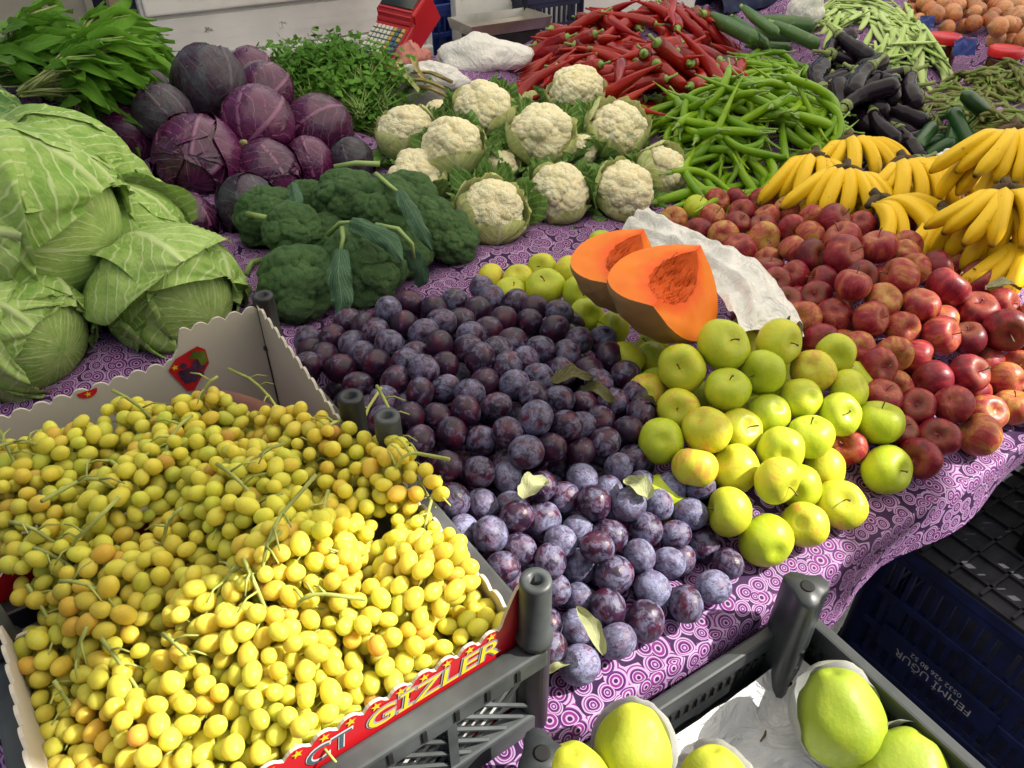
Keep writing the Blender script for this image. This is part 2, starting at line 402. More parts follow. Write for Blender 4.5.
def mk_plastic_bag(name, col, trans):
    t = NT(name); v = t.objco()
    f = t.noise(v, 9., 4, .6, .8)
    c = t.ramp(f, [(.3, tuple(x*.86 for x in col)), (.7, col)])
    t.bs(Base_Color=c, Roughness=.3); rg_ = t.math('ABSOLUTE', t.math('SUBTRACT', t.noise(v, 16., 4, .6, 1.5), .5)); t.bump(t.math('ADD', t.math('MULTIPLY', rg_, 2.), t.math('MULTIPLY', t.noise(v, 60., 3), .3)), .8, .010)
    tr = t.n('BsdfTranslucent', Color=c); mx = t.n('MixShader', Fac=trans)
    t.t.links.new(t.b.outputs[0], mx.inputs[1]); t.t.links.new(tr.outputs[0], mx.inputs[2]); t.t.links.new(mx.outputs[0], t.out.inputs[0])
    return t.m
M['bag'] = mk_plastic_bag('white_plastic_bag', (.93, .91, .85), .06)
M['clearbag'] = mk_plastic_bag('cloudy_plastic_bag', (.50, .52, .44), .4)
M['redbag'] = mk_plastic_bag('red_patterned_bag', (.80, .30, .24), .3)
def mk_truck(name, col):
    t = NT(name); v = t.objco(rnd=False)
    c = t.ramp(t.noise(v, 2.5, 5), [(.3, tuple(x*.72 for x in col)), (.65, col)])
    c = t.mix(t.ramp(t.noise(t.objco((1, 1, 6.)), 3., 5, .7), [(.52, 0.), (.75, .35)]), c, (.32, .29, .22))
    c = t.mix(t.ramp(t.noise(v, 14., 5, .75), [(.64, 0.), (.69, .8)]), c, (.14, .10, .07))
    c = t.mix(t.ramp(t.noise(v, 5., 6, .75), [(.66, 0.), (.72, .8)]), c, (.22, .09, .035))
    t.bs(Base_Color=c, Roughness=.5); t.bump(t.noise(v, 30., 3), .08, .003)
    return t.m
M['truck'] = mk_truck('worn_white_truck_paint', (.93, .92, .87))
M['truck2'] = mk_truck('worn_beige_truck_paint', (.66, .61, .49))
def mk_pumpkin():
    t = NT('pumpkin_skin'); v = t.objco()
    c = t.ramp(t.noise(v, 12., 5), [(.3, (.38, .20, .07)), (.6, (.52, .31, .13)), (.8, (.48, .36, .20))])
    t.bs(Base_Color=c, Roughness=.5); t.bump(t.noise(v, 60., 3), .15, .004); M['pskin'] = t.m
    t = NT('pumpkin_flesh'); v = t.objco()
    c = t.ramp(t.noise(v, 14., 4), [(.3, (.84, .175, .004)), (.7, (.92, .245, .010))])
    q = t.math('ADD', t.uv()[2], t.math('MULTIPLY', t.math('SUBTRACT', t.noise(v, 50., 4), .5), .5)); c = t.mix(t.ramp(q, [(0., .9), (.42, 0.)]), c, (.86, .085, .001))
    t.bs(Base_Color=c, Roughness=.42); t.b.inputs['Specular IOR Level'].default_value = .2
    t.bump(t.noise(v, 90., 4), .15, .003); M['pflesh'] = t.m
    t = NT('pumpkin_cavity'); uvv, x, y = t.uv()
    mp = t.n('Mapping', Vector=uvv, Scale=(9., 60., 1.))
    f = t.noise(mp.outputs[0], 1., 5, .7, 1.5)
    c = t.ramp(f, [(.3, (.75, .07, .001)), (.55, (.93, .14, .002)), (.75, (.98, .28, .008))])
    t.bs(Base_Color=c, Roughness=.45); t.bump(f, .5, .006); M['pcav'] = t.m
mk_pumpkin()
def mk_cloth():
    t = NT('purple_ring_print_cloth'); uvv, x, y = t.uv()
    nz = t.n('TexNoise', Vector=uvv, Scale=14., Detail=1.)
    wv = t.n('VectorMath', {'operation': 'ADD'}); t.t.links.new(uvv, wv.inputs[0])
    sc = t.n('VectorMath', {'operation': 'SCALE'}); t.t.links.new(nz.outputs['Color'], sc.inputs[0]); sc.inputs['Scale'].default_value = .010
    t.t.links.new(sc.outputs[0], wv.inputs[1])
    vo = t.n('TexVoronoi', {'voronoi_dimensions': '2D'}, Vector=wv.outputs[0], Scale=50., Randomness=.8)
    d = vo.outputs['Distance']; cellr = t.n('SeparateColor', Color=vo.outputs['Color']).outputs[0]
    ds = t.math('MULTIPLY', d, t.math('MULTIPLY_ADD', cellr, .7, .75))
    W = (.46, .32, .50); DP = (.028, .004, .050); MG = (.20, .016, .18); VI = (.14, .012, .19); PK = (.42, .16, .40)
    r1 = t.ramp(ds, [(0., DP), (.10, W), (.17, MG), (.29, W), (.34, DP), (.40, VI), (.46, W), (.58, MG), (.66, W)], 'CONSTANT')
    r2 = t.ramp(ds, [(0., W), (.08, VI), (.18, W), (.24, DP), (.33, MG), (.40, W), (.48, VI), (.54, W), (.64, DP)], 'CONSTANT')
    c = t.mix(t.math('GREATER_THAN', cellr, .5), r1, r2)
    wl = t.noise(t.objco(rnd=False), 3., 3)
    c = t.mix(t.ramp(wl, [(.35, .25), (.6, 0.)]), c, (.10, .04, .12))
    t.bs(Base_Color=c, Roughness=.7); t.b.inputs['Specular IOR Level'].default_value = .3
    t.bump(t.noise(t.objco(rnd=False), 28., 3), .25, .006)
    return t.m
M['cloth'] = mk_cloth()
def mk_awning():
    t = NT('white_awning_fabric'); v = t.objco()
    c = t.ramp(t.noise(v, 4., 4), [(.3, (.84, .79, .69)), (.7, (.90, .86, .77))])
    tr = t.n('BsdfTranslucent', Color=c); df = t.n('BsdfDiffuse', Color=c); mx = t.n('MixShader', Fac=AWN_T)
    t.t.links.new(df.outputs[0], mx.inputs[1]); t.t.links.new(tr.outputs[0], mx.inputs[2]); t.t.links.new(mx.outputs[0], t.out.inputs[0])
    return t.m
AWN_T = .82
M['awning'] = mk_awning()
M['paper'] = mk_plastic_bag('white_paper', (.84, .84, .85), .4); M['liner'] = mk_plastic_bag('white_liner_paper', (.88, .88, .89), .02)

SUN_E, SKY_E = 8.0, 0.18
# ------------------------------------------------------------------ surfaces and supports
def make_surf(ctrl, p=3.0):
    """smooth height surface through (pixel u, pixel v, height) samples, held as world x, y, z"""
    A = np.array([P(u, v, z) for u, v, z in ctrl])
    def f(x, y):
        d2 = (A[:, 0]-x)**2+(A[:, 1]-y)**2+1e-5
        w = d2**(-p/2); return float((w*A[:, 2]).sum()/w.sum())
    return f
def on_surf(u, v, f, dz=0.0):
    z = .08
    for _ in range(25):
        p = P(u, v, z+dz); z = .5*z+.5*f(p[0], p[1])
    return P(u, v, z+dz)
SUP = []       # (x, y, bottom z, radius) of everything the cloth has to pass under
def support(p, r): SUP.append((p[0], p[1], p[2]-r, r))
def in_poly(u, v, poly):
    c = False; j = len(poly)-1
    for i in range(len(poly)):
        (x1, y1), (x2, y2) = poly[i], poly[j]
        if (y1 > v) != (y2 > v) and u < (x2-x1)*(v-y1)/(y2-y1)+x1: c = not c
        j = i
    return c
def rand_in(poly):
    us = [p[0] for p in poly]; vs = [p[1] for p in poly]
    while True:
        u = random.uniform(min(us), max(us)); v = random.uniform(min(vs), max(vs))
        if in_poly(u, v, poly): return u, v

# sun-shade border in picture terms, used for wording the labels and for the awning's edge
SHZ = {(846, 410): .08, (862, 470): .03, (868, 580): 0., (950, 560): 0., (974, 435): .02, (930, 400): .05, (905, 345): .09}
SHADE = [(60, 768), (105, 650), (230, 598), (320, 545), (400, 520), (446, 500), (520, 482), (600, 462), (690, 455), (735, 425), (800, 395), (846, 410), (862, 470), (868, 580), (950, 560), (974, 435), (930, 400), (905, 345), (922, 280), (985, 250), (1060, 236)]  # the dip at the right is an added awning flap shading the front edge
def sunlit(u, v):
    return in_poly(u, v, SHADE+[(1400, 236), (1400, 1200), (60, 1200)])

# ------------------------------------------------------------------ fruit meshes (unit radius)
def fruit_mesh(name, mat, prof, nu=28, nv=18, lobes=5, lob=.03, skew=.05, seed=0):
    r = random.Random(seed); V = []; UV = []
    ph = r.uniform(0, 6); k1 = r.uniform(-skew, skew); k2 = r.uniform(-skew, skew); kz = r.uniform(-skew, skew)
    for i in range(nv+1):
        th = PI*i/nv
        for j in range(nu):
            a = 2*PI*j/nu
            rho, z = prof(th)
            w = math.sin(th)**2
            rho *= 1+lob*math.cos(lobes*a+ph)*(.4+.6*abs(math.cos(th)))*math.sin(th)**.5+skew*.8*math.cos(2*a+ph*2)*w
            V.append((rho*math.cos(a)*(1+k1)+k2*z*.6, rho*math.sin(a)*(1-k1), z*(1+kz*math.cos(a+ph)*w))); UV.append((j/nu, i/nv))
    F = []
    for i in range(nv):
        for j in range(nu):
            a = i*nu+j; b = i*nu+(j+1) % nu; F.append((a, a+nu, b+nu, b))
    return MB().add(V, F, UV).mesh(name, mat, weld=True)
def apple_prof(th, d1=.34, d2=.2, ob=.9, tp=.12):
    rad = 1-d1*math.exp(-(th/.36)**2)-d2*math.exp(-((PI-th)/.3)**2)
    return rad*math.sin(th)**.92*(1+tp*math.cos(th)*.5), rad*math.cos(th)*ob
def plum_prof(th):
    rad = 1-.10*math.exp(-(th/.25)**2)
    return rad*math.sin(th)*.96, rad*math.cos(th)*1.08
MESH = {}
MESH['red_apple'] = [fruit_mesh('red_apple_body', M['red_apple'], lambda t: apple_prof(t, .34, .24, .90, .2), seed=i) for i in range(4)]
MESH['yellow_apple'] = [fruit_mesh('yellow_apple_body', M['yellow_apple'], lambda t: apple_prof(t, .30, .2, .88, .12), seed=10+i) for i in range(4)]
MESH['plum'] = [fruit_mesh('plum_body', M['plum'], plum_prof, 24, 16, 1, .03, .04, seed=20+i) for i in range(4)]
def stem_mesh(name, L, r, mat, z0, bend=.25):
    pts = [(bend*L*(t*t), 0, z0+L*t) for t in np.linspace(0, 1, 5)]
    return MB().tube(pts, [r*.8, r*.8, r*.8, r, r*1.5], 6).mesh(name, mat)
MESH['plum_sunlit'] = [fruit_mesh('plum_body', M['plum_sunlit'], plum_prof, 24, 16, 1, .03, .04, seed=20+i) for i in range(4)]
MESH['apple_stem'] = [stem_mesh('apple_stem', .36+.1*i, .035, M['twig'], .58, .3) for i in range(3)]

def relax(items, it=40, tol=.94):
    """items: list of dict p, r; pushes overlapping balls apart, mostly along the view rays"""
    Pm = np.array([i['p'] for i in items]); R = np.array([i['r'] for i in items]); camp = np.array((0, 0, CAM_H))
    for k in range(it):
        D = Pm[:, None]-Pm[None]; d = np.linalg.norm(D, axis=2)+1e-9
        ov = (R[:, None]+R[None])*tol-d; np.fill_diagonal(ov, 0); ov = np.clip(ov, 0, None)
        if ov.max() < 2e-4: break
        mv = (D/d[..., None]*ov[..., None]*.5).sum(1)
        V = Pm-camp; dist = np.linalg.norm(V, axis=1); V /= dist[:, None]
        al = (mv*V).sum(1)[:, None]*V; perp = mv-al
        far = (dist[:, None] > dist[None])
        push = (ov*far*.35).sum(1)[:, None]*V
        pull = -(ov*(~far)*.10).sum(1)[:, None]*V
        Pm += al+perp*.30+push+pull
        Pm[:, 2] = np.maximum(Pm[:, 2], R*.98)
    for i, p in zip(items, Pm): i['p'] = p
    return items
def fillers(items, r, layers=2, tol=.9, clip=None):
    Pm = np.array([i['p'] for i in items]); out = []
    allp = [np.array(i['p']) for i in items]; allr = [i['r'] for i in items]
    x0, y0 = Pm[:, :2].min(0); x1, y1 = Pm[:, :2].max(0)
    for L in range(layers):
        for iy, y in enumerate(np.arange(y0, y1, r*1.75)):
            for x in np.arange(x0, x1, r*2.02):
                xx = x+(iy % 2)*r+random.uniform(-.2, .2)*r; yy = y+random.uniform(-.2, .2)*r
                d = np.hypot(Pm[:, 0]-xx, Pm[:, 1]-yy); k = np.argsort(d)[:4]
                if d[k[0]] > r*1.7: continue
                w = 1/(d[k]**2+1e-5); zs = (w*Pm[k, 2]).sum()/w.sum()
                z = zs-r*(1.35+1.55*L)
                if z < r: continue
                q = np.array((xx, yy, z))
                A = np.array(allp); dd = np.linalg.norm(A-q, axis=1); j = (np.array(allr)+r)*tol-dd
                if j.max() > 0: continue
                out.append(dict(p=q, r=r, fill=True)); allp.append(q); allr.append(r)
    return out
def near_mark(u, v, marks):
    return min(marks, key=lambda m: (m[1]-u)**2+(m[2]-v)**2)[0]

W_ = 1/2.667
# ---- plums (pixel centre, pixel radius)
plum_px = [(300+x*W_, 200+y*W_, 15.5) for x, y in [(90,370),(175,335),(235,300),(300,278),(350,292),(410,270),(330,355),(385,325),(425,322),(470,295),(510,262),(485,235),(575,270),(545,320),(500,350),(565,380),(605,325),(625,290),(680,345),(690,300),(750,375),(645,400),(705,410),(480,420),(380,395),(440,395),(525,405),(555,445),(240,385),(205,437),(145,385),(165,415),(115,445),(155,495),(255,480),(290,430),(340,450),(305,420),(320,515),(395,505),(445,515),(495,487),(565,490),(635,475),(700,460),(690,535),(630,525),(750,550),(800,375),(825,420),(870,470),(795,485),(840,545),(815,590),(525,550),(440,560),(365,580),(295,580),(225,535),(225,585),(405,620),(485,640),(555,620),(700,600),(745,605),(660,660),(390,710),(480,725),(560,710),(320,640),(750,680),(810,645),(875,680),(865,620),(900,570),(30,400),(25,440),(265,335),(130,325),(20,375),(455,365),(375,440),(600,430),(770,460),(890,520),(210,355),(60,420)]]
plum_px += [(540, 421, 18.5), (527, 453, 18.5)]
plum_px += [(456,502,17),(482,504,15),(510,501,14),(516,516,16.5),(544,523,18.5),(564,495,17),(594,504,18.5),(576,531,15.5),(490,534,18),(521,551,17),(504,566,17),(549,559,17),(559,587,16.5),(626,504,17.5),(656,504,14),(641,487,15.5),(607,486,16),(649,529,17.5),(607,538,17.5),(639,555,17.5),(615,572,19),(583,568,18.5),(576,592,15.5),(674,536,14),(671,566,14),(654,587,18.8),(607,606,18.8),(577,630,19),(645,621,20),(617,641,18.3),(577,664,21),(551,649,15),(547,624,12),(463,529,13),(672,489,15),(696,487,15),(689,514,18),(702,549,18.5),(674,567,17),(726,562,14),(713,587,18.5),(685,604,18.5),(597,548,14),(559,540,15),(700,470,14),(620,470,15),(585,478,15),(544,487,15),(508,480,15)]
plum_surf = make_surf([(577,664,.024),(713,587,.024),(651,625,.026),(548,645,.035),(594,504,.085),(490,534,.095),(540,421,.135),(440,350,.13),(350,330,.085),(325,375,.08),(388,312,.11),(454,301,.09),(485,290,.045),(600,330,.075),(620,400,.105),(650,420,.10),(700,480,.075),(726,562,.026),(310,345,.05),(420,400,.13),(440,460,.125)])
items = []
for (u, v, rp) in plum_px:
    p = on_surf(u, v, plum_surf)
    r = min(.0215, max(.0175, (rp*random.uniform(.98, 1.05))*depth_of(p)/FPX))
    items.append(dict(p=p, r=r))
relax(items)
plum_marks = [('the broccoli', 370, 310), ('the grape crates', 400, 440), ('the pumpkin wedges', 590, 340), ('the yellow apples', 690, 470), ("the crate's front post", 560, 620), ('the front cloth edge', 660, 620), ('the bare strip of cloth', 480, 285), ('the heap middle', 520, 400)]
def put_fruit(kind, it, i, label, cat, group, stem=None, rot=None, mk=None):
    o = inst(random.choice(MESH[mk or kind]), kind, TM(it['p'], rot or rnd_rot(), it['r']))
    tag(o, label, cat, group)
    if stem: inst(random.choice(MESH[stem]), 'stem', None, o)
    return o
fl = fillers(items, .0195, 2)
for i, it in enumerate(items+fl):
    u, v = pix(it['p']); m = near_mark(u, v, plum_marks)
    if it.get('fill'): lab = f"plum buried under others in the heap, next to {m}"
    elif sunlit(u, v): lab = f"purple plum in full sun, bloom painted heavier, next to {m}"
    else: lab = f"dark purple plum in the shade, next to {m}"
    put_fruit('plum', it, i, lab, 'plum', 'plums in the big heap', mk='plum_sunlit' if sunlit(u, v) or v > 470 else 'plum')
    support(it['p'], it['r'])
PLUMS = items

# ---- yellow apples
ya_px = [(640+x*W_, 200+y*W_, r*W_) for x, y, r in [(220,388,70),(368,382,64),(112,460,66),(330,460,62),(235,510,62),(460,462,60),(530,422,50),(555,505,55),(345,567,58),(425,540,50),(525,572,58),(172,610,66),(275,610,55),(118,560,52),(455,628,63),(375,668,63),(638,608,66),(60,645,62),(248,700,68),(500,715,62),(648,710,68),(360,745,60),(145,708,48),(430,775,50),(30,505,45),(350,330,40),(20,420,48)]]
ya_px += [(730,512,25),(767,540,27),(803,521,22),(837,500,25),(491,279,14),(517,279,14),(547,288,20),(568,271,13),(544,268,12),(577,292,17),(586,316,18),(613,329,18),(632,359,17),(650,352,18),(649,391,18),(602,243,12),(510,292,13),(590,268,15)]
ya_surf = make_surf([(767,540,.032),(837,500,.034),(730,512,.06),(720,345,.155),(682,372,.14),(770,340,.15),(800,375,.125),(840,395,.10),(880,428,.065),(883,466,.034),(775,460,.10),(660,440,.10),(632,359,.07),(613,329,.055),(586,316,.055),(547,288,.05),(491,279,.034),(517,279,.034),(568,271,.034),(602,243,.034),(803,521,.035),(650,391,.085)])
ya = []
for (u, v, rp) in ya_px:
    p = on_surf(u, v, ya_surf); r = min(.036, max(.027, rp*depth_of(p)/FPX)); ya.append(dict(p=p, r=r, k='y'))
# ---- red apples
ra_px = [(674,220,13.5),(698,231,14),(712,217,13),(717,201,12),(737,200,12),(723,235,15),(741,212,12),(737,224,12),(762,201,13.5),(767,217,13),(762,227,13.5),(787,209,13),(793,229,15),(739,249,17),(762,240,17),(790,252,16),(811,219,12),(811,234,13.5),(771,261,15),(833,221,17),(860,225,15),(844,240,18),(811,257,17),(841,261,20.5),(877,247,18),(901,227,15),(906,247,16)]
ra_px += [(640+x*W_, 200+y*W_, r*W_) for x, y, r in [(345,185,40),(410,210,40),(485,220,40),(430,265,40),(480,265,40),(365,220,30),(565,240,48),(585,205,40),(690,210,54),(735,185,38),(705,145,34),(785,185,48),(860,175,40),(650,270,48),(745,290,50),(830,245,55),(905,210,50),(515,310,50),(610,320,48),(700,345,44),(790,315,42),(900,292,55),(965,285,36),(485,375,45),(590,408,48),(680,425,50),(745,410,48),(800,380,54),(870,385,48),(970,360,58),(545,370,38),(445,315,34),(395,275,30),(780,485,55),(690,490,50),(865,480,52),(935,435,55),(1005,440,48),(655,525,50),(735,560,48),(830,560,48),(965,490,48),(895,520,42),(700,605,44),(785,625,52),(880,612,58),(935,570,52),(985,550,52),(740,680,54),(555,665,48),(610,445,38),(1030,500,45),(1045,390,50),(1050,310,45),(1040,560,45),(560,460,36)]]
ra_surf = make_surf([(674,220,.034),(698,231,.04),(737,200,.034),(762,227,.05),(739,249,.05),(762,240,.055),(790,252,.08),(844,240,.125),(841,261,.135),(877,247,.125),(833,221,.09),(901,227,.08),(934,269,.10),(979,279,.08),(951,292,.105),(899,279,.125),(852,290,.12),(801,299,.08),(822,341,.085),(861,353,.09),(895,359,.09),(940,342,.09),(977,309,.09),(1004,335,.085),(932,382,.07),(886,397,.065),(970,430,.034),(917,455,.034),(991,414,.034),(1017,365,.06),(848,449,.05),(769,269,.06),(1030,400,.034)])
ra = []
for (u, v, rp) in ra_px:
    p = on_surf(u, v, ra_surf); r = min(.034, max(.026, rp*1.02*depth_of(p)/FPX)); ra.append(dict(p=p, r=r, k='r'))
p = on_surf(640+150*W_, 200+20*W_, ra_surf); ra.append(dict(p=p, r=.027, k='y'))
allb = ya+ra; relax(allb, 60)
fl = fillers(ya, .03, 3); [f.update(k='y') for f in fl]
fr = fillers(ra, .03, 3)
for f in fr: f.update(k='r')
base = allb+fl; keep = []
A = np.array([b['p'] for b in base]); AR = np.array([b['r'] for b in base])
for f in fr:
    if ((AR+f['r'])*.9-np.linalg.norm(A-f['p'], axis=1)).max() <= 0: keep.append(f)
ya_marks = [('the front cloth edge', 790, 530), ('the plums', 650, 420), ('the pumpkin wedges', 630, 345), ('the red apples', 850, 430), ('the white bag', 760, 345), ('the broccoli', 495, 283), ('the yellow heap middle', 750, 430)]
ra_marks = [('the front cloth edge', 940, 440), ('the yellow apples', 850, 400), ('the bananas', 870, 225), ('the white bag', 740, 255), ('the cauliflowers', 680, 215), ('the green peppers', 740, 195), ('the red heap top', 860, 270), ('the right picture edge', 1000, 340)]
def apple_rot(i):
    ax = Vector((random.uniform(-.8, .6), random.uniform(-1.0, .25), random.uniform(.05, 1.0))).normalized()
    if random.random() < .2: ax = -ax
    return rot_to(ax, random.uniform(0, 6))
for i, it in enumerate(allb+fl+keep):
    u, v = pix(it['p']); yk = it['k'] == 'y'
    m = near_mark(u, v, ya_marks if yk else ra_marks)
    c = 'yellow green apple' if yk else 'dark red apple'
    if yk and v < 240: lab = 'single yellow green apple at the back left corner of the red apples'
    elif it.get('fill'): lab = f"{c} buried under others, next to {m}"
    elif sunlit(u, v): lab = f"{c} in direct sun, next to {m}"
    else: lab = f"{c} in the shade, next to {m}"
    put_fruit('yellow_apple' if yk else 'red_apple', it, i, lab, 'apple', 'yellow apples in the heap' if yk else 'red apples in the heap', 'apple_stem' if not it.get('fill') and random.random() < .8 else None, apple_rot(i))
    support(it['p'], it['r'])

# ------------------------------------------------------------------ leaf sheets that hug an ellipsoid
def leaf_patch(mb, phi, A, B, scl=(1, 1, 1), off=.0, lift=.1, ruf=.03, seed=0, th0=.12, nu=30, nv=30, mi=0, tipw=.35, vein=.02, liftp=3.0, k=8.):
    G = np.zeros((nu, nv, 3)); UV = np.zeros((nu, nv, 2))
    for i in range(nu):
        u = -1+2*i/(nu-1)
        for j in range(nv):
            v = j/(nv-1)
            w = (.25+.75*math.sin(PI*min(1, v*.62+.10)))*(1-(max(0, v-.8)/.2)**2*(1-tipw))
            th = th0+v*A
            x = u*w
            ph = phi+x*B/max(.38, math.sin(min(PI-.2, th)))
            th2 = th+.12*(abs(x)**2)*A*(.6-v)
            e = max(abs(u), v)**4
            nse = mnoise.noise(Vector((u*2.3+seed*3.1, v*2.6, seed*1.7)))
            nse2 = mnoise.noise(Vector((u*6+seed*5.1, v*6, seed*2.7)))
            pv = (v-.62*abs(x)**.8)*k
            fr = abs(pv-math.floor(pv)-.5)
            vr = vein*(max(0, 1-fr/.13)+1.6*max(0, 1-abs(x)/.05))
            r = 1+off+lift*(abs(u)**liftp*.8+v**liftp)*.6+ruf*(nse*(.4+e*1.6)+nse2*.6*(.25+e*1.5))+vr
            d = np.array((math.sin(th2)*math.cos(ph), math.sin(th2)*math.sin(ph), -math.cos(th2)))
            G[i, j] = d*r*np.array(scl); UV[i, j] = (x, v)
    mb.grid(G, UV, mi)
    return mb
def ell_mesh(mb, scl, r=.97, mi=0, nu=32, nv=20, uvk=1.0):
    V = []; UV = []
    for i in range(nv+1):
        th = PI*i/nv
        for j in range(nu):
            a = 2*PI*j/nu
            V.append((r*scl[0]*math.sin(th)*math.cos(a), r*scl[1]*math.sin(th)*math.sin(a), -r*scl[2]*math.cos(th))); UV.append((((j/nu*3) % 1)*2-1, i/nv))
    F = [(i*nu+j, i*nu+(j+1) % nu, (i+1)*nu+(j+1) % nu, (i+1)*nu+j) for i in range(nv) for j in range(nu)]
    return mb.add(V, F, UV, mi)

def cabbage(p, r, axis, roll, label, leaves, scl=(1, 1, .92), mat='cabbage', outer='cabbage', name='cabbage', cat='cabbage', group=None, seed=0, stalk=False, ruf=.035, lift=.10):
    """stem end at local -Z, leaf tips meet at local +Z; leaves: list of (azimuth, reach, width, offset, outer?)"""
    root = empty(name, TM(p, rot_to(axis, roll), r))
    tag(root, label, cat, group)
    inst(ell_mesh(MB(), scl).mesh('cabbage_head', M[mat]), 'head', None, root)
    for k, (ph, A, B, off, out) in enumerate(leaves):
        mb = leaf_patch(MB(), ph, A, B, scl, off, lift if not out else lift*(1.6 if name != 'cabbage' else 2.2+1.6*(k == len(leaves)-1)), ruf, seed*7+k, nu=40, nv=40)
        inst(mb.mesh('cabbage_leaf', M[outer if out else mat]), 'leaf', None, root)
    if stalk:
        mb = MB().lathe([(.02, -1.12*scl[2]), (.13, -1.12*scl[2]), (.17, -1.05*scl[2]), (.2, -.9*scl[2])], 12)
        inst(mb.mesh('cabbage_stalk', M['root']), 'stalk', None, root)
    support(np.array(p), r*.9)
    return root
def stdleaves(seed, n=7, A=2.3, B=1.15, outer=1):
    r = random.Random(seed); L = []
    for k in range(n):
        L.append((k*2*PI/n*1.0+r.uniform(-.3, .3), A*r.uniform(.85, 1.08), B*r.uniform(.85, 1.1), .012*k+.005, k >= n-outer))
    return L
def pr(u, v, z, rp):
    p = P(u, v, z); return p, rp*depth_of(p)/FPX
gcab = [  # u, v, z, r px, axis(right, down, away), roll, label, outer leaves
    (28, 222, .20, 100, (.96, .25, .05), 1.2, 'huge green cabbage in front, its leaf tips meeting at the right', 2, 1),
    (60, 180, .17, 70, (.85, .30, .45), .6, 'green cabbage with a wavy loose outer leaf, topmost of the pile', 1, 2),
    (128, 238, .11, 60, (.8, .5, .2), 2.1, 'mostly hidden pale green cabbage behind the front right cabbage', 1, 3),
    (170, 294, .085, 71, (.85, .5, -.3), 3.2, 'pale green cabbage touching the corner of the grape carton', 1, 4),
    (18, 333, .085, 74, (.9, .3, -.3), .9, 'green cabbage behind the left grape carton, darker outer leaf at its left', 2, 5),
    (-52, 150, .16, 80, (.5, .2, .5), .2, 'dark green cabbage at the left edge behind the topmost one', 3, 6),
    (95, 215, .09, 70, (.6, .5, .5), .2, 'green cabbage buried in the middle of the cabbage pile', 1, 7),
]
for (u, v, z, rp, ax, roll, lab, no, sd) in gcab:
    p, r = pr(u, v, z, rp)
    cabbage(p, r*.87, idir(*ax), roll, lab, stdleaves(sd, 9, 2.3, 1.3, no+1), scl=(1, 1, 1.0), outer='cabbage_dark' if sd in (6,) else 'cabbage', group='green cabbages', seed=sd, ruf=.085, lift=.07)
rcab = [
    (209, 84, .19, 36, (.2, -.8, -.3), .4, 'b', 'bluish black waxy red cabbage on top of the red cabbage pile', False),
    (163, 114, .17, 28, (-.5, -.6, -.4), .9, 'b', 'bluish waxy cabbage with a folded outer leaf left of the topmost one', False),
    (148, 96, .16, 26, (-.8, -.5, .2), .9, 'b', 'dusty blackish red cabbage against the spinach', False),
    (132, 132, .13, 28, (-.4, -.7, -.2), 2.0, 'r', 'purple cabbage behind the green cabbage leaf, at the left of the pile', False),
    (198, 158, .11, 43, (.05, .75, -.55), .5, 'r', 'large glossy purple cabbage with a pale midrib facing the front', False),
    (257, 124, .13, 36, (.1, -.75, .65), .5, 'r', 'purple cabbage with its pale cut stalk facing the front', True),
    (264, 92, .15, 28, (.4, -.6, .3), .1, 'r', 'purple cabbage behind the one with the cut stalk', False),
    (250, 74, .15, 24, (.2, -.9, .3), .1, 'r', 'bright purple cabbage at the very back of the pile', False),
    (318, 129, .07, 33, (-.7, .5, -.2), 1.1, 'r', 'wide purple cabbage beside the parsley', False),
    (309, 162, .055, 25, (.3, .9, -.2), .3, 'r', 'small bright purple cabbage behind the broccoli', False),
    (268, 172, .07, 32, (.7, .7, -.2), .8, 'r', 'purple cabbage with silvery veins right of the large glossy one', False),
    (248, 206, .06, 31, (.2, .9, -.3), .2, 'b', 'dusty veined red cabbage left of the broccoli', False),
    (185, 222, .06, 31, (.9, .5, -.2), 1.4, 'r', 'dark purple cabbage lying lowest at the front of the pile', False),
    (352, 160, .05, 22, (.3, .9, -.2), .2, 'b', 'blackish red cabbage next to the cauliflowers', False),
    (225, 130, .08, 30, (.3, .5, -.2), .2, 'r', 'purple cabbage buried in the middle of the pile', False),
    (215, 180, .05, 28, (.3, .5, -.2), .2, 'b', 'dark cabbage wedged under the large glossy purple one', False),
]
for k, (u, v, z, rp, ax, roll, mt, lab, st) in enumerate(rcab):
    p, r = pr(u, v, z, rp*.97)
    cabbage(p, r, idir(*ax), roll, lab, stdleaves(k+40, 6, 2.5, 1.5, 1), scl=(.97, .97, 1.02), mat='red_cabbage' if mt == 'r' else 'blue_cabbage', outer='red_cabbage' if mt == 'r' else 'blue_cabbage',
            name='red_cabbage', cat='red cabbage', group='red cabbages', seed=k+3, stalk=st, ruf=.032, lift=.045)

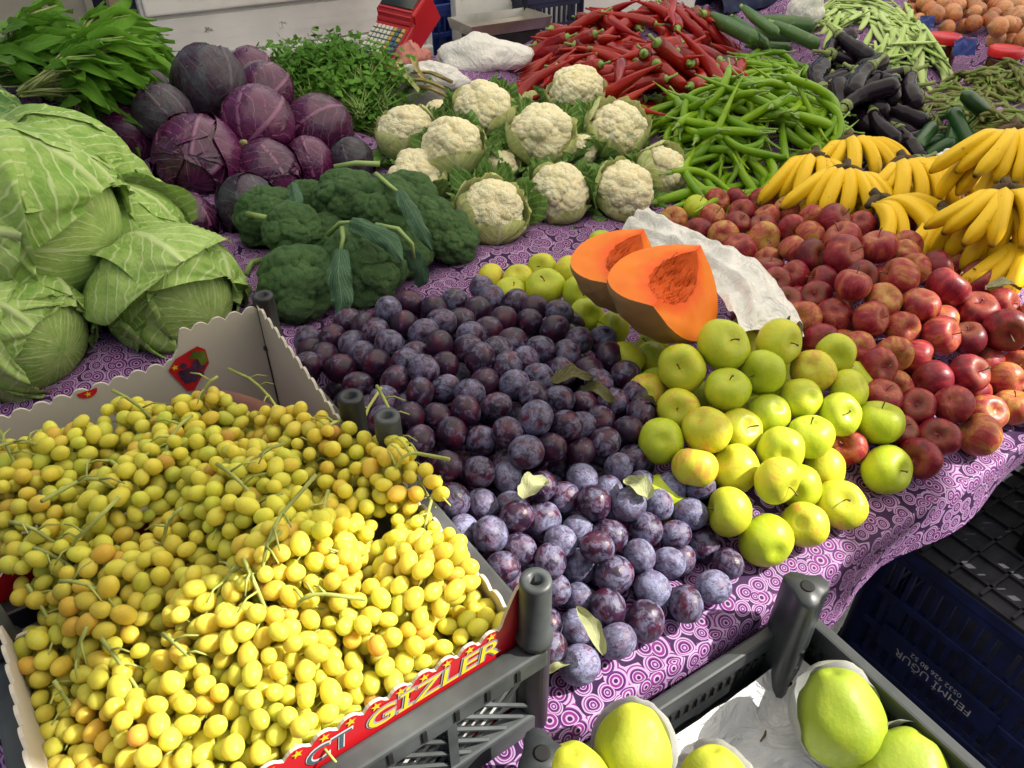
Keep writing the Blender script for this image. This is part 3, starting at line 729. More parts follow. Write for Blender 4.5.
# ------------------------------------------------------------------ cauliflower, broccoli
def fib(n, jit, rg):
    i = np.arange(n)+.5; ph = np.arccos(1-2*i/n); th = PI*(1+5**.5)*i
    D = np.stack((np.cos(th)*np.sin(ph), np.sin(th)*np.sin(ph), np.cos(ph)), 1)+rg.normal(0, jit, (n, 3))
    return D/np.linalg.norm(D, axis=1)[:, None]
def curd_mesh(name, mat, n1, n2, a1, a2, scl, seed, cut=-.55, sub=6):
    rg = np.random.default_rng(seed)
    bm = bmesh.new(); bmesh.ops.create_icosphere(bm, subdivisions=sub, radius=1)
    bmesh.ops.delete(bm, geom=[v for v in bm.verts if v.co.z < cut], context='VERTS')
    bm.verts.index_update()
    V = np.array([v.co for v in bm.verts]); F = [[v.index for v in f.verts] for f in bm.faces]; bm.free()
    def bumps(n, jit):
        C = fib(n, jit, rg); dots = V @ C.T
        R2 = 4*math.pi/n/math.pi*1.35
        d2 = 2-2*dots.max(1); k = dots.argmax(1)
        h = np.sqrt(np.clip(1-d2/R2, 0, 1)); return h, rg.uniform(.6, 1.15, n)[k]
    h1, s1 = bumps(n1, .35/math.sqrt(n1)); h2, s2 = bumps(n2, .5/math.sqrt(n2))
    h3, s3 = bumps(n2*4, .5/math.sqrt(n2*4))
    low = np.array([mnoise.noise(Vector(v)*1.3+Vector((seed, 0, 0))) for v in V])
    r = 1-a1-a2+a1*h1*s1+a2*h2*s2+.3*a2*h3+.10*low
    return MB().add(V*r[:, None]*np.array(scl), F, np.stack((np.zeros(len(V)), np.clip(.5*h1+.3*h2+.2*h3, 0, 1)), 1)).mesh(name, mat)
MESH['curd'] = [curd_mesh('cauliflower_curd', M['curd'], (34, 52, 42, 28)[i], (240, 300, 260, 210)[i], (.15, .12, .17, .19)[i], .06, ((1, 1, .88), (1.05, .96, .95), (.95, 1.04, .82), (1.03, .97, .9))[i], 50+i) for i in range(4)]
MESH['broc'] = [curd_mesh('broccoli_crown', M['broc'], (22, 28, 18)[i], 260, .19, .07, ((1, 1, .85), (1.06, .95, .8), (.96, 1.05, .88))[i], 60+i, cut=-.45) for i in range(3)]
def mk_wrap(seed, n, A, B, matn, lift, ruf, off=.03):
    r = random.Random(seed); out = []
    for k in range(n):
        mb = leaf_patch(MB(), k*2*PI/n+r.uniform(-.3, .3), A*r.uniform(.7, 1.15), B*r.uniform(.7, 1.2), (1, 1, .9), off+.01*k, lift*r.uniform(.7, 1.5), ruf, seed*9+k, th0=.25, nu=18, nv=18, tipw=.6, k=6)
        out.append(mb.mesh('cauliflower_leaf', M[matn]))
    return out
WR = [mk_wrap(3+i, 5, 1.9, .85, 'cauliwrap', .06, .07) for i in range(3)]
GL = [mk_wrap(13+i, 7, 1.45, .50, 'caulileaf', .42, .14, .09) for i in range(3)]
cauli = [
    (484, 109, .14, 31, (.05, -.5, -.8), 'cauliflower with a brown bruise, topmost behind at the left'),
    (576, 92, .13, 28, (-.05, -.8, -.6), 'cauliflower at the back touching the red peppers'),
    (617, 129, .10, 31, (.3, -.5, -.75), 'cauliflower half wrapped in pale leaf beside the green peppers'),
    (541, 133, .12, 34, (.0, -.55, -.8), 'big cauliflower in the middle of the pile'),
    (452, 146, .11, 33, (-.1, -.6, -.7), 'cauliflower with an upright green leaf in front of it'),
    (406, 133, .09, 29, (-.3, -.7, -.6), 'cauliflower beside the parsley, leftmost of the back row'),
    (499, 167, .065, 20, (.1, -.4, -.9), 'half hidden cauliflower low in the middle of the pile'),
    (416, 178, .06, 30, (-.2, -.6, -.7), 'cauliflower just behind the broccoli'),
    (492, 211, .06, 34, (.1, -.4, -.9), 'cauliflower lying foremost on the cloth'),
    (559, 194, .06, 31, (.15, -.35, -.9), 'cauliflower in the front row with green leaf on its left side'),
    (626, 190, .06, 31, (.3, -.3, -.9), 'cauliflower in the front row with ragged green leaves'),
    (663, 170, .06, 26, (.45, -.35, -.8), 'cauliflower at the right end next to the green peppers'),
    (438, 113, .08, 15, (-.3, -.8, -.4), 'small cauliflower peeking out behind, beside the cloudy bag'),
    (580, 152, .07, 18, (.0, -.4, -.9), 'cauliflower showing a small patch between the front and middle rows'),
    (528, 104, .08, 19, (.0, -.8, -.4), 'yellowish cauliflower hidden behind the big middle one'),
]
for k, (u, v, z, rp, ax, lab) in enumerate(cauli):
    p, r = pr(u, v, z, rp)
    root = empty('cauliflower', TM(p, rot_to(idir(*ax), random.uniform(0, 6)), r)); tag(root, lab, 'cauliflower', 'cauliflowers')
    inst(MESH['curd'][k % 4], 'curd', TM((0, 0, 0), rnd_rot() if False else Matrix.Rotation(k, 4, 'Z'), 1), root)
    for j, me in enumerate(WR[k % 3][:3+k % 3]): inst(me, 'inner_leaf', None, root)
    for me in GL[(k+1) % 3]: inst(me, 'outer_leaf', None, root)
    support(p, r)
def strap_leaf(name, pts, w, mat, up=(0, 0, 1), curl=.25, seed=0, nv=22, nu=9, shape=None, ruf=.06, stem=None):
    """leaf blade swept along a polyline; optional bare stalk at its start"""
    pts = np.asarray(pts, float); t0 = np.linspace(0, 1, len(pts)); t = np.linspace(0, 1, nv)
    C = np.stack([np.interp(t, t0, pts[:, i]) for i in range(3)], 1)
    for _ in range(3): C[1:-1] = (C[:-2]+2*C[1:-1]+C[2:])/4
    T = np.gradient(C, axis=0); T /= np.linalg.norm(T, axis=1)[:, None]+1e-9
    G = np.zeros((nu, nv, 3)); UV = np.zeros((nu, nv, 2)); up = np.asarray(up, float)
    for j in range(nv):
        s = np.cross(T[j], up); s /= np.linalg.norm(s)+1e-9; nn = np.cross(s, T[j])
        v = t[j]
        ww = w*(shape(v) if shape else math.sin(PI*min(1, .06+v*.94))**.7)
        for i in range(nu):
            x = -1+2*i/(nu-1)
            nz = mnoise.noise(Vector((x*1.5+seed*3.3, v*5, seed)))
            G[i, j] = C[j]+s*x*ww*(1+.15*nz)+nn*(curl*w*x*x*(1 if True else 0)+ruf*w*2*nz*abs(x))
            UV[i, j] = (x, v)
    return MB().grid(G, UV).mesh(name, M[mat])
broc = [
    (266, 216, .08, 33, (-.4, -.6, -.6), 'broccoli head at the back left, beside the dusty red cabbage'),
    (292, 231, .10, 31, (-.1, -.45, -.85), 'small broccoli head lying on top at the left'),
    (297, 285, .062, 40, (.0, -.4, -.9), 'broccoli head beside the black post of the grape crate'),
    (362, 266, .065, 43, (.15, -.4, -.9), 'largest broccoli head with a drooping leaf and stalk over it'),
    (346, 199, .10, 36, (-.1, -.7, -.6), 'broccoli head at the back with a pale stalk lying behind it'),
    (388, 207, .11, 34, (.2, -.6, -.7), 'broccoli head topmost at the right with a leaf hanging down'),
    (412, 196, .10, 28, (.4, -.6, -.5), 'broccoli head behind at the right next to the cauliflowers'),
    (450, 236, .06, 29, (.5, -.3, -.8), 'broccoli head at the right end near the foremost cauliflower'),
    (430, 222, .08, 27, (.4, -.5, -.7), 'broccoli head half hidden at the right behind the end one'),
    (306, 199, .085, 22, (-.1, -.7, -.6), 'broccoli head half hidden behind the small left one'),
    (330, 240, .055, 30, (0, -.5, -.8), 'broccoli head buried in the middle of the broccoli'),
    (405, 250, .05, 30, (0, -.5, -.8), 'broccoli head in the shadow right of the largest one'),
]
BR = []
for k, (u, v, z, rp, ax, lab) in enumerate(broc):
    p, r = pr(u, v, z, rp*1.08)
    root = empty('broccoli', TM(p, rot_to(idir(*ax), random.uniform(0, 6)), r)); tag(root, lab, 'broccoli', 'broccoli heads')
    inst(MESH['broc'][k % 3], 'crown', TM((0, 0, 0), Matrix.Rotation(k*1.3, 4, 'Z')), root)
    mb = MB().lathe([(.52, -.42), (.36, -.6), (.28, -.85), (.27, -1.15), (.02, -1.16)], 12)
    for j in range(7):
        a = j*.9; mb.tube([(.2*math.cos(a), .2*math.sin(a), -.8), (.6*math.cos(a), .6*math.sin(a), -.35)], [.12, .16], 7)
    inst(mb.mesh('broccoli_stalk', M['broc_stalk']), 'stalk', None, root)
    support(p, r*.9); BR.append(root)
def child_world(mesh, name, root):
    bpy.context.view_layer.update()
    o = inst(mesh, name, None, root); o.matrix_parent_inverse = root.matrix_world.inverted(); return o
def px_line(L, dz=0): return [P(u, v, z+dz) for u, v, z in L]
def broc_leaf(root, stalk, blade, w, seed):
    if stalk: child_world(MB().tube(px_line(stalk), np.linspace(.0045, .003, len(stalk)), 8).mesh('leaf_stalk', M['broc_stalk']), 'leaf_stalk', root)
    child_world(strap_leaf('broccoli_leaf', px_line(blade), w, 'brocleaf', up=(0, -.6, .8), curl=-.35, seed=seed, ruf=.32, shape=lambda v: (.35+.65*math.sin(PI*min(1, .15+v*.8)))*(1 if v < .8 else max(.05, (1-v)/.2)**.5)), 'leaf', root)
broc_leaf(BR[3], [(342, 228, .145), (343, 238, .14), (340, 252, .125)], [(340, 248, .13), (338, 275, .115), (342, 300, .09), (337, 316, .07)], .019, 1)
broc_leaf(BR[3], [(328, 235, .125), (340, 223, .15), (352, 222, .155)], [(350, 221, .158), (370, 228, .155), (390, 240, .145), (402, 260, .125)], .017, 2)
broc_leaf(BR[5], [(376, 174, .165), (390, 186, .165), (398, 192, .16)], [(398, 190, .165), (408, 206, .155), (420, 228, .135), (432, 250, .105)], .014, 3)
broc_leaf(BR[3], [(376, 225, .15), (398, 229, .15), (412, 244, .13), (414, 258, .10)], [(412, 250, .11), (420, 275, .06), (418, 288, .03)], .016, 4)
broc_leaf(BR[0], None, [(292, 182, .14), (296, 198, .135), (298, 208, .125)], .012, 5)
for rt, L in ((BR[1], [(247, 214, .11), (272, 219, .12)]), (BR[4], [(334, 167, .12), (356, 163, .125), (380, 164, .12)]), (BR[2], [(246, 275, .04), (252, 262, .05), (262, 260, .05)]), (BR[2], [(250, 268, .03), (264, 262, .045)])):
    child_world(MB().tube(px_line(L), .0055, 8).mesh('cut_stalk', M['broc_stalk']), 'cut_stalk', rt)
# ------------------------------------------------------------------ long produce laid down piece by piece on a height map
class HMap:
    def __init__(s, x0, x1, y0, y1, c=.006):
        s.x0, s.y0, s.c = x0, y0, c; s.nx = int((x1-x0)/c)+1; s.ny = int((y1-y0)/c)+1
        s.H = np.zeros((s.nx, s.ny)); s.base = None
    def init(s, f, polyw):
        for i in range(s.nx):
            for j in range(s.ny):
                x = s.x0+i*s.c; y = s.y0+j*s.c
                ft = f(x, y); u, v = pix(np.array((x, y, max(.0, ft+s.thick))))
                s.H[i, j] = max(0, ft) if in_poly(u, v, polyw) else 0
        for _ in range(6):
            s.H[1:-1, 1:-1] = (s.H[1:-1, 1:-1]*2+s.H[:-2, 1:-1]+s.H[2:, 1:-1]+s.H[1:-1, :-2]+s.H[1:-1, 2:])/6
        s.base = s.H.copy()
    def at(s, x, y):
        i = np.clip(((np.asarray(x)-s.x0)/s.c).astype(int), 0, s.nx-1); j = np.clip(((np.asarray(y)-s.y0)/s.c).astype(int), 0, s.ny-1)
        return s.H[i, j]
    def lay(s, pts, rad, x, y, yaw, q=.8, sink=.25, maxp=.7):
        """returns a matrix that rests the curve on the map, and raises the map under it"""
        cz, sz = math.cos(yaw), math.sin(yaw)
        def at2(pt): return s.at(x+cz*pt[0]-sz*pt[1], y+sz*pt[0]+cz*pt[1])
        n = len(pts); a = np.mean([at2(p) for p in pts[:max(1, n//3)]]); b = np.mean([at2(p) for p in pts[-max(1, n//3):]])
        L = np.linalg.norm(np.mean(pts[-max(1, n//3):], 0)-np.mean(pts[:max(1, n//3)], 0))+1e-6
        pitch = max(-maxp, min(maxp, math.atan2(b-a, L)))
        ax = np.mean(pts[-2:], 0)-np.mean(pts[:2], 0)
        Mr = Matrix.Rotation(yaw, 4, 'Z') @ Matrix.Rotation(-pitch, 4, Vector((-ax[1]*0, 1, 0))) if True else None
        Q = np.array([list(Mr @ Vector(p)) for p in pts]); Q[:, 0] += x; Q[:, 1] += y
        need = s.at(Q[:, 0], Q[:, 1])+rad*(1-sink)-Q[:, 2]
        dz = np.quantile(need, q); Q[:, 2] += dz
        for (qx, qy, qz), r in zip(Q, rad):
            k = max(1, int(r/s.c)); i = int((qx-s.x0)/s.c); j = int((qy-s.y0)/s.c)
            i0, i1, j0, j1 = max(0, i-k), min(s.nx, i+k+1), max(0, j-k), min(s.ny, j+k+1)
            if i0 >= i1 or j0 >= j1: continue
            I, J = np.meshgrid(np.arange(i0, i1), np.arange(j0, j1), indexing='ij')
            d2 = ((I-i)**2+(J-j)**2)*s.c**2
            s.H[i0:i1, j0:j1] = np.maximum(s.H[i0:i1, j0:j1], np.where(d2 <= r*r*1.2, qz+np.sqrt(np.clip(r*r-d2, 0, None)), -9))
        return Matrix.Translation((x, y, dz)) @ Mr, Q[len(Q)//2]
MOUNDS = []
def heap(poly, ctrl, thick):
    """height map of a heap whose top will pass near the samples; thick = what gets laid on it"""
    f0 = make_surf(ctrl); f = lambda x, y: f0(x, y)-thick
    pts = [P(u, v, 0) for u, v in poly]+[P(u, v, z) for u, v, z in ctrl]
    xs = [p[0] for p in pts]; ys = [p[1] for p in pts]
    h = HMap(min(xs)-.12, max(xs)+.12, min(ys)-.12, max(ys)+.12); h.thick = thick; h.init(f, poly); h.top = f0; MOUNDS.append(h); return h
def crv(L, n, bend, wig, rg, flat=True):
    t = np.linspace(-.5, .5, n); ph = rg.uniform(0, 6)
    y = bend*(t*t-.08)*L*2+wig*L*np.sin(t*rg.uniform(5, 9)+ph)*.5
    z = np.zeros(n) if flat else .12*L*np.sin(t*4+ph)*wig*4
    return np.stack((t*L, y, z), 1)
def long_variants(kind, n, Lr, rr, rf, mat, seg=10, bend=.3, wig=.05, flat=1.0, lobes=0, lamp=0, stem=None, npt=14, seed=0):
    out = []
    rg = np.random.default_rng(seed)
    for k in range(n):
        L = rg.uniform(*Lr); R = rg.uniform(*rr); pts = crv(L, npt, rg.uniform(-bend, bend), rg.uniform(-wig, wig), rg, False)
        t = np.linspace(0, 1, npt); rad = np.array([R*rf(x) for x in t])*(1+rg.normal(0, .03, npt))
        me = MB().tube(pts, rad, seg, flat=flat, lobes=lobes, lobe_amp=lamp).mesh(kind+'_body', mat)
        sm = None
        if stem: sm = stem(pts, rad, rg)
        out.append((me, sm, pts[::2] if npt > 10 else pts, rad[::2] if npt > 10 else rad))
    return out
def pep_stem(Ls, rs, cap, mat='gstem'):
    def f(pts, rad, rg):
        d = pts[0]-pts[2]; d /= np.linalg.norm(d); s = np.array((-d[1], d[0], rg.uniform(-.5, .9)))*rg.uniform(-.6, .6)
        q = [pts[1]*.6+pts[0]*.4, pts[0]+d*rad[1]*.25, pts[0]+d*Ls*.3, pts[0]+d*Ls*.65+s*Ls*.2, pts[0]+d*Ls+s*Ls*.5]
        return MB().tube(q, [rad[1]*cap, rad[0]*cap+rs*.6, rs, rs*.9, rs*1.25], 8).mesh('stem', M[mat])
    return f
def taper(x, a=.25, tip=.04, p=1.0, start=.7):
    s = start+(1-start)*min(1, x/max(a, 1e-3))
    e = max(tip, 1-((x-a)/(1-a))**p) if x > a else 1
    return s*e
def spread(h, variants, n, poly, name, label, cat, group, marks, yaw=None, rnd_yaw=PI, q=.8, sink=.3, vary=.1, order='random', partname='stem', maxp=.7):
    done = []
    for k in range(n):
        u, v = rand_in(poly); z = h.top(*P(u, v, .1)[:2]); p = P(u, v, max(0, z))
        for _ in range(4): p = P(u, v, max(0, h.top(p[0], p[1])))
        if h.at(p[0], p[1]) > h.top(p[0], p[1])+.02 and random.random() < .75: u, v = rand_in(poly); p = P(u, v, max(0, h.top(*P(u, v, .08)[:2])))
        me, sm, pts, rad = random.choice(variants)
        yw = (yaw if yaw is not None else 0)+random.uniform(-rnd_yaw, rnd_yaw)
        s = random.uniform(1-vary, 1+vary)
        Mx, mid = h.lay(pts*s, rad*s, p[0], p[1], yw, q, sink, maxp)
        o = inst(me, name, Mx @ Matrix.Diagonal((s, s, s, 1)))
        uu, vv = pix(mid)
        tag(o, label.replace('@', near_mark(uu, vv, marks)), cat, group)
        if sm: inst(sm, partname, None, o)
        done.append(o)
    return done

# green chilli peppers
gp_poly = [(636, 112), (662, 92), (690, 86), (712, 70), (738, 44), (768, 42), (804, 54), (830, 90), (846, 120), (858, 142), (838, 152), (800, 168), (770, 186), (730, 188), (690, 182), (668, 158), (680, 132), (640, 120)]
h = heap(gp_poly, [(765, 75, .20), (740, 90, .19), (800, 110, .15), (720, 120, .14), (690, 110, .11), (760, 140, .11), (846, 135, .05), (700, 180, .02), (740, 185, .025), (640, 112, .05), (785, 172, .03), (662, 95, .07)], .035)
gv = long_variants('green_pepper', 12, (.17, .25), (.0085, .0112), lambda x: taper(x, .15, .14, 1.8, .75), M['gpep'], 10, .62, .15, stem=pep_stem(.035, .0022, .7), npt=18, seed=1)
spread(h, gv, 250, gp_poly, 'green_pepper', 'long thin green chilli pepper in the tangled heap, near @', 'green pepper', 'long green peppers in the heap',
       [('the red peppers', 680, 90), ('the zucchini', 765, 50), ('the eggplants', 835, 115), ('the bananas', 820, 160), ('the cauliflowers', 670, 140), ('the red apples', 730, 185), ('the heap middle', 760, 110)], sink=.4, q=.7)
# red peppers
rp_poly = [(508, 78), (526, 40), (546, 20), (580, 6), (640, -4), (690, 0), (720, 18), (748, 50), (742, 66), (715, 78), (696, 94), (664, 104), (640, 112), (606, 108), (588, 76), (552, 88), (516, 96)]
h = heap(rp_poly, [(620, 35, .19), (680, 30, .18), (560, 45, .16), (600, 70, .13), (660, 70, .12), (520, 85, .04), (740, 52, .07), (640, 97, .05), (530, 45, .10), (650, 5, .19)], .06)
rv = long_variants('red_pepper', 10, (.19, .27), (.016, .021), lambda x: taper(x, .12, .16, 1.7, .85), M['rpep'], 14, .42, .08, lobes=3, lamp=.07, stem=pep_stem(.032, .0032, .62), npt=16, seed=2)
spread(h, rv, 170, rp_poly, 'red_pepper', 'long glossy red pepper in the heap, near @', 'red pepper', 'long red peppers in the heap',
       [('the white plastic bag', 520, 70), ('the steel tray', 540, 40), ('the top of the heap', 640, 10), ('the zucchini', 720, 35), ('the green peppers', 680, 80), ('the cauliflowers', 590, 80), ('the heap middle', 620, 45)], sink=.35, q=.75)
# eggplants
eg_poly = [(792, 50), (826, 42), (862, 46), (880, 66), (912, 84), (914, 112), (912, 142), (902, 156), (876, 152), (856, 140), (842, 122), (818, 88)]
h = heap(eg_poly, [(850, 60, .16), (870, 90, .14), (900, 100, .10), (880, 130, .07), (905, 150, .03), (860, 145, .05), (815, 55, .12), (835, 95, .12)], .07)
def egg_stem(pts, rad, rg):
    d = pts[0]-pts[2]; d /= np.linalg.norm(d); s = np.array((-d[1], d[0], rg.uniform(0, .9)))*rg.uniform(-.6, .6)
    mb = MB().tube([pts[1]*.2+pts[2]*.8, pts[1], pts[0]+d*.002, pts[0]+d*.016, pts[0]+d*.032+s*.008, pts[0]+d*.045+s*.02], [rad[2]*1.06, rad[1]*1.12, rad[0]*.9, .006, .0045, .0055], 10)
    return mb.mesh('calyx', M['eggcap'])
ev = long_variants('eggplant', 6, (.14, .19), (.021, .027), lambda x: .55+.45*min(1, x*1.6) if x < .82 else max(.08, math.sqrt(max(0, 1-((x-.82)/.18)**2))), M['egg'], 16, .3, .03, stem=egg_stem, npt=18, seed=3)
spread(h, ev, 46, eg_poly, 'eggplant', 'slender black eggplant with green calyx in the heap, near @', 'eggplant', 'eggplants in the heap',
       [('the zucchini', 810, 52), ('the flat beans', 880, 70), ('the green peppers', 840, 110), ('the cucumbers', 910, 130), ('the bananas', 880, 150), ('the heap middle', 870, 100)], sink=.35, q=.7, partname='calyx', maxp=.3)
# cucumbers
cu_poly = [(918, 108), (950, 104), (985, 116), (990, 130), (970, 142), (940, 158), (912, 154), (908, 132)]
h = heap(cu_poly, [(945, 120, .075), (970, 125, .06), (930, 145, .04), (920, 115, .055), (912, 150, .03), (985, 125, .06)], .05)
cap = lambda x: math.sqrt(max(.02, 1-abs(2*x-1)**5))
cv = long_variants('cucumber', 5, (.11, .15), (.016, .020), cap, M['cuke'], 12, .16, .02, npt=16, seed=4)
spread(h, cv, 22, cu_poly, 'cucumber', 'small dark green cucumber in the heap, near @', 'cucumber', 'cucumbers in the heap',
       [('the eggplants', 910, 130), ('the white scrap of plastic', 945, 155), ('the small green chillies', 950, 108), ('the big banana bunch', 980, 130)], sink=.25, q=.85)
# flat beans
be_poly = [(806, 6), (826, -6), (880, -8), (915, 0), (925, 22), (940, 44), (952, 58), (930, 72), (905, 88), (886, 70), (862, 44), (835, 30), (812, 22)]
h = heap(be_poly, [(860, 5, .20), (890, 20, .18), (870, 40, .13), (910, 50, .11), (905, 85, .03), (945, 58, .04), (815, 10, .12), (920, 20, .12), (835, 28, .12)], .03)
bv = long_variants('flat_bean', 10, (.12, .165), (.0098, .0125), lambda x: max(.12, math.sin(PI*min(.97, max(.04, x)))**.35), M['bean'], 6, .16, .03, flat=.35, npt=12, seed=5)
spread(h, bv, 290, be_poly, 'flat_bean', 'pale green flat bean in the heap, near @', 'bean', 'flat green beans in the heap',
       [('the zucchini', 820, 20), ('the eggplants', 880, 75), ('the onions', 925, 15), ('the red lidded jars', 945, 52), ('the top of the bean heap', 860, 0), ('the heap middle', 885, 35)], sink=.4, q=.6, rnd_yaw=1.2, yaw=R_(115))
# small chillies / okra like pods
ok_poly = [(916, 92), (936, 76), (962, 64), (990, 56), (1030, 50), (1040, 120), (1000, 122), (980, 118), (955, 104), (922, 108)]
h = heap(ok_poly, [(985, 75, .15), (1010, 85, .15), (950, 85, .10), (925, 98, .05), (970, 110, .06), (1020, 118, .05), (1025, 60, .12)], .03)
ov = long_variants('small_green_chilli', 8, (.045, .075), (.0058, .008), lambda x: taper(x, .2, .12, 1.5, .45), M['okra'], 7, .25, .05, npt=9, seed=6)
spread(h, ov, 295, ok_poly, 'small_green_chilli', 'small dull green chilli pod in the heap, near @', 'chilli', 'small green chillies in the heap',
       [('the red lidded jars', 985, 60), ('the cucumbers', 960, 110), ('the flat beans', 930, 85), ('the right edge of the picture', 1015, 90), ('the heap middle', 980, 85)], sink=.35, q=.65)
# zucchini, each laid where it shows
def lay_one(name, A, B, r, rf, mat, label, cat, group, seg=18, bend=0.0, stem=None):
    a, b = P(*A), P(*B); L = np.linalg.norm(b-a); t = np.linspace(0, 1, 20)
    d = (b-a)/L; s = np.cross(d, (0, 0, 1))
    pts = a[None]+(b-a)[None]*t[:, None]+s[None]*(bend*np.sin(PI*t))[:, None]
    mid = pts.mean(0); rad = np.array([r*rf(x) for x in t])
    o = inst(MB().tube(pts-mid, rad, seg).mesh(name+'_body', mat), name, Matrix.Translation(Vector(mid))); tag(o, label, cat, group)
    if stem:
        q = pts[0]-mid; inst(MB().tube([q+d*.006, q-d*.004, q-d*.016, q-d*.022], [r*.62, r*.5, r*.36, r*.4], 6).mesh('stem', M['gstem']), 'stem', None, o)
    for x in (0, .5, 1): support(a+(b-a)*x, r)
    return o
zc = lambda x: (.62+.38*min(1, x/.35)) if x < .86 else max(.12, math.sqrt(max(0, 1-((x-.86)/.14)**2.2)))
Z = [((712, 16, .15), (758, 40, .13), .024, 'thick dark zucchini leaning leftmost, against the red peppers'), ((744, 8, .18), (778, 34, .15), .017, 'lighter green narrow zucchini with stem end up, lying across the others'),
     ((760, 20, .13), (815, 27, .12), .026, 'fat dark zucchini at the back, beside the beans'), ((774, 24, .145), (820, 46, .10), .021, 'long dark zucchini pointing down at the eggplants'),
     ((734, 18, .12), (768, 46, .10), .018, 'zucchini half hidden between the two front ones'), ((752, 46, .07), (792, 48, .07), .018, 'short zucchini underneath, above the green peppers'), ((730, 25, .06), (800, 40, .05), .024, 'zucchini buried at the bottom of the zucchini pile')]
for A, B, r, lab in Z: lay_one('zucchini', A, B, r, zc, M['zuc'], lab, 'zucchini', 'zucchini on the stall', bend=.006, stem=True)
# onions
MESH['onion'] = [fruit_mesh('onion_body', M['onion'], lambda t: (math.sin(t)*(1-.0*t), math.cos(t)*.92+.30*math.exp(-(t/.22)**2)-.08*math.exp(-((PI-t)/.25)**2)), 18, 14, 3, .015, .05, seed=70+i) for i in range(3)]
on_poly = [(914, -6), (1040, -14), (1040, 46), (1004, 33), (970, 22), (934, 14)]
on_surf_ = make_surf([(930, 5, .14), (970, 15, .15), (1010, 20, .15), (1020, 50, .08), (970, 33, .08), (990, -5, .22), (925, 15, .1)])
its = []
for k in range(900):
    u, v = rand_in(on_poly); p = on_surf(u, v, on_surf_); r = random.uniform(.026, .034)
    if all(np.linalg.norm(p-i['p']) > (r+i['r'])*.86 for i in its): its.append(dict(p=p, r=r))
onm = [('the flat beans', 925, 10), ('the left jar with a red lid', 955, 30), ('the right jar with a red lid', 1010, 42), ('the top edge of the picture', 980, 0), ('the right edge of the picture', 1020, 20)]
for it in its+fillers(its, .029, 1):
    u, v = pix(it['p'])
    lab = 'brown skinned onion under other onions, next to ' if it.get('fill') else 'brown skinned onion on the heap, next to '
    put_fruit('onion', it, 0, lab+near_mark(u, v, onm), 'onion', 'onions in the heap'); support(it['p'], it['r'])
# jars with red lids
for (u, v, z, lab) in [(946, 34, .12, 'dark sauce jar with a red lid beside the beans'), (1008, 47, .12, 'dark sauce jar with a red lid at the right, nearer the chillies')]:
    p = P(u, v, z); j = empty('sauce_jar', TM((p[0], p[1], p[2]-.105))); tag(j, lab, 'jar', 'sauce jars with red lids')
    inst(MB().lathe([(.03, 0), (.043, .003), (.046, .012), (.046, .07), (.04, .082)], 24).mesh('glass', M['jarglass']), 'glass', None, j)
    inst(MB().lathe([(.045, .078), (.049, .08), (.05, .084), (.05, .100), (.047, .104), (.042, .105), (.04, .102), (.001, .102)], 28).mesh('lid', M['redlid']), 'lid', None, j)
    SUP.append((p[0], p[1], p[2]-.107, .05))
for (u, v, z, w, hgt, lab) in [(965, 47, .10, .07, .05, 'blue plastic packet between the two red lidded jars'), (927, 22, .11, .05, .04, 'blue plastic packet beside the beans, left of the jars')]:
    p = P(u, v, z); G = np.zeros((9, 9, 3))
    for i in range(9):
        for k in range(9):
            a, b = i/8-.5, k/8-.5; n_ = mnoise.noise(Vector((a*4+u, b*4, 1)))
            G[i, k] = p+np.array((a*w, b*hgt*.35, b*hgt*.9+.02*(1-4*a*a)*0+.012*n_))
    o = inst(MB().grid(G-p).mesh('packet_film', M['blue2']), 'plastic_packet', Matrix.Translation(Vector(p))); tag(o, lab, 'packet')

